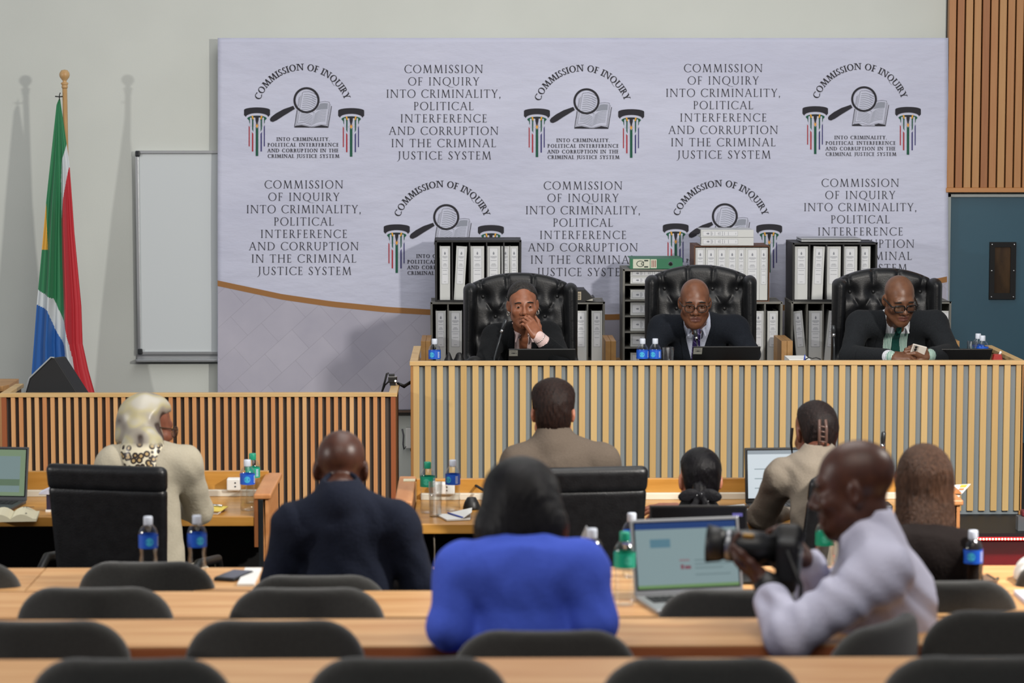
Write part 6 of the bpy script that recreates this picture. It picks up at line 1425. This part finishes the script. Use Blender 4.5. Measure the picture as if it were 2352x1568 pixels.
cl = MB(); o_ = Vector(at(1889, 995, 10.30))-pg.location
for s in (-1, 1): cl.tube([o_+Vector((s*.012, 0, .055)), o_+Vector((s*.014, -.012, .02)), o_+Vector((s*.014, -.012, -.02)), o_+Vector((s*.012, 0, -.055))], .0062, 8)
for k in range(4): cl.tube([o_+Vector((-.014, -.012, .03-k*.02)), o_+Vector((.014, -.012, .026-k*.02))], .004, 6)
cl.build('hair_clip', mat('clip_taupe', '553f37', .35), pg)
for s in (-1, 1): MB().tube([Vector(RB @ Vector(v))+Vector(Bg['head'])-pg.location for v in ((s*.085, .03, .03), (s*.092, .035, -.03), (s*.088, .04, -.09))], [.007, .006, .002], 6).build('loose_strand', hair_mat('black_brown'), pg)
# ---- brown-haired woman in dark jacket
Br = JK(head=at(2122, 1112, 8.4), rot=(-6, -8, 0), neck=at(2125, 1232, 8.3), sa=at(2046, 1268, 8.25), sb=at(2204, 1272, 8.25), ea=at(2024, 1380, 8.28), eb=at(2222, 1372, 8.28), wa=at(2075, 1375, 8.5), wb=at(2185, 1372, 8.5), tf=(0, 1, 0)); sit(Br, .14, .0)
pr_ = back_person('woman with shoulder-length brown hair and dark jacket, behind the photographer', Br, skin('fair', ''), cloth('dark_brown_jacket', '15100f', '1a1413'), wide=1.0, folds=.002)
def longh(g, L, s):
    g.u(g.ell(L(0, -.03, .03), (.088, .10, .095)), .02); g.u(g.cone(L(0, -.04, .0), L(.0, -.075, -.15), .092, .100, (0, 1, 0), .85), .03)
    g.F = smax(g.F, L(0, 0, -.195)[2]-g.Z+.018*np.sin(g.X*75+1)+.006*np.sin(g.X*260), .01)
mesh_of([cap_hair(Br['head'], rot(-6, -4, 0), .012, .06, -.4, 1, .006, .0022, longh, .06)], 'hair', mat('hair_chestnut', '2a1a10', .45, noise=(26, '50382a', (7, 7, .5)), bump=(45, .9, (7, 7, .6)), spec=.25), pr_, origin=pr_.location)
# ------------------------------------------------------------------ judges' leather wing chairs
M_wing = mat('chair_leather', '111214', .42, noise=(25, '17181a'), bump=(120, .08), spec=.45)
def wing_chair(label, x0, x1, ytop, Y, rz=0):
    a_, b_ = at(x0, ytop, Y), at(x1, ytop, Y); W = b_.x-a_.x; zt = a_.z
    t = thing('judge_chair', label, 'chair', ((a_.x+b_.x)/2, Y, .36), rz, 'judges wing chairs'); z1 = zt-.36; w2 = W/2; zb = .42
    bw = w2-.035
    BT = []
    for r, zz0 in enumerate((z1-.13, z1-.24, z1-.35, z1-.46)):
        n = 4 if r % 2 == 0 else 3
        for i in range(n): BT.append(((i-(n-1)/2)*bw*.52, zz0))
    g = Grid((-w2, -.12, zb), (w2, .14, z1+.01), .0075)
    arch = z1-.075*np.abs(g.X/w2)**2.2
    y = g.Y-.25*(0)-.0
    th = .055-.0*g.X
    d = np.maximum(np.maximum(np.abs(g.X)-bw, g.Z-arch), zb-g.Z); dy = np.abs(g.Y-.03-.06*(g.Z-.6))-th; r = .035
    g.F = np.sqrt(np.maximum(d+r, 0)**2+np.maximum(dy+r, 0)**2)+np.minimum(np.maximum(d+r, dy+r), 0)-r
    dep = np.zeros_like(g.X)
    for bx_, bz_ in BT: dep = np.maximum(dep, .030*np.exp(-((g.X-bx_)**2+(g.Z-bz_)**2)/.0013))
    def crease(p, q):
        d_ = np.array(q)-np.array(p); L2_ = d_.dot(d_); tt = np.clip(((g.X-p[0])*d_[0]+(g.Z-p[1])*d_[1])/L2_, 0, 1)
        return np.hypot(g.X-p[0]-tt*d_[0], g.Z-p[1]-tt*d_[1])
    cr = np.full(g.X.shape, 9.)
    for i, p in enumerate(BT):
        for q in BT[i+1:]:
            if .05 < math.hypot(p[0]-q[0], p[1]-q[1]) < .20 and abs(p[1]-q[1]) > .02: cr = np.minimum(cr, crease(p, q))
    for i in range(4): cr = np.minimum(cr, crease(BT[i], (BT[i][0]*1.12, z1+.05)))
    dep = np.maximum(dep, .012*np.exp(-(cr/.010)**2))
    g.F += dep*(g.Y < .05)
    mesh_of([nets(g)], 'backrest', M_wing, t)
    for bx_, bz_ in BT: MB().ball((bx_, .03+.06*(bz_-.6)-.03, bz_), (.010, .006, .010), n=10).build('button', M_wing, t)
    for s in (-1, 1):
        g = Grid((s*w2-.09, -.26, zb), (s*w2+.06, .12, z1+.01), .0075)
        g.u(g.cone((s*(w2-.022), -.03, z1-.09), (s*(w2-.012), -.02, .62), .040, .030, (0, 1, 0), 2.1), 0); g.u(g.cone((s*(w2-.015), -.10, .64), (s*(w2-.015), -.02, .5), .034, .034, (0, 1, 0), 2.6), .05)
        mesh_of([nets(g)], 'wing', M_wing, t)
        g = Grid((s*w2-.08, -.5, .38), (s*w2+.08, .08, .68), .01); g.u(g.rbox((s*(w2-.02), -.2, .60), (.045, .25, .05), .04), 0); g.u(g.rbox((s*(w2-.02), -.2, .5), (.03, .22, .09), .02), .02)
        mesh_of([nets(g)], 'armrest', M_wing, t)
    g = Grid((-w2, -.56, .34), (w2, .06, .52), .011); g.F = g.rbox((0, -.24, .43), (w2-.045, .27, .065), .05); mesh_of([nets(g)], 'seat', M_wing, t)
    MB().lathe([(.035, .08), (.035, .37)], (0, -.2, 0), 12).build('gas_lift', M_black, t)
    for k in range(5):
        a_ = 2*PI*k/5+.3; e = (.3*math.cos(a_), -.2+.3*math.sin(a_), .06); MB().tube([(0, -.2, .10), e], [.025, .016], 8).build('base_arm', M_black, t); MB().ball((e[0], e[1], .03), .03, n=10).build('castor', M_black, t)
wing_chair('black tufted leather wing chair holding the woman judge', 1071, 1319, 628, 14.45, .03)
wing_chair('black tufted leather wing chair holding the middle judge', 1489, 1730, 610, 14.45, -.06)
wing_chair('black tufted leather wing chair holding the judge in green tie', 1917, 2154, 617, 14.45, .02)
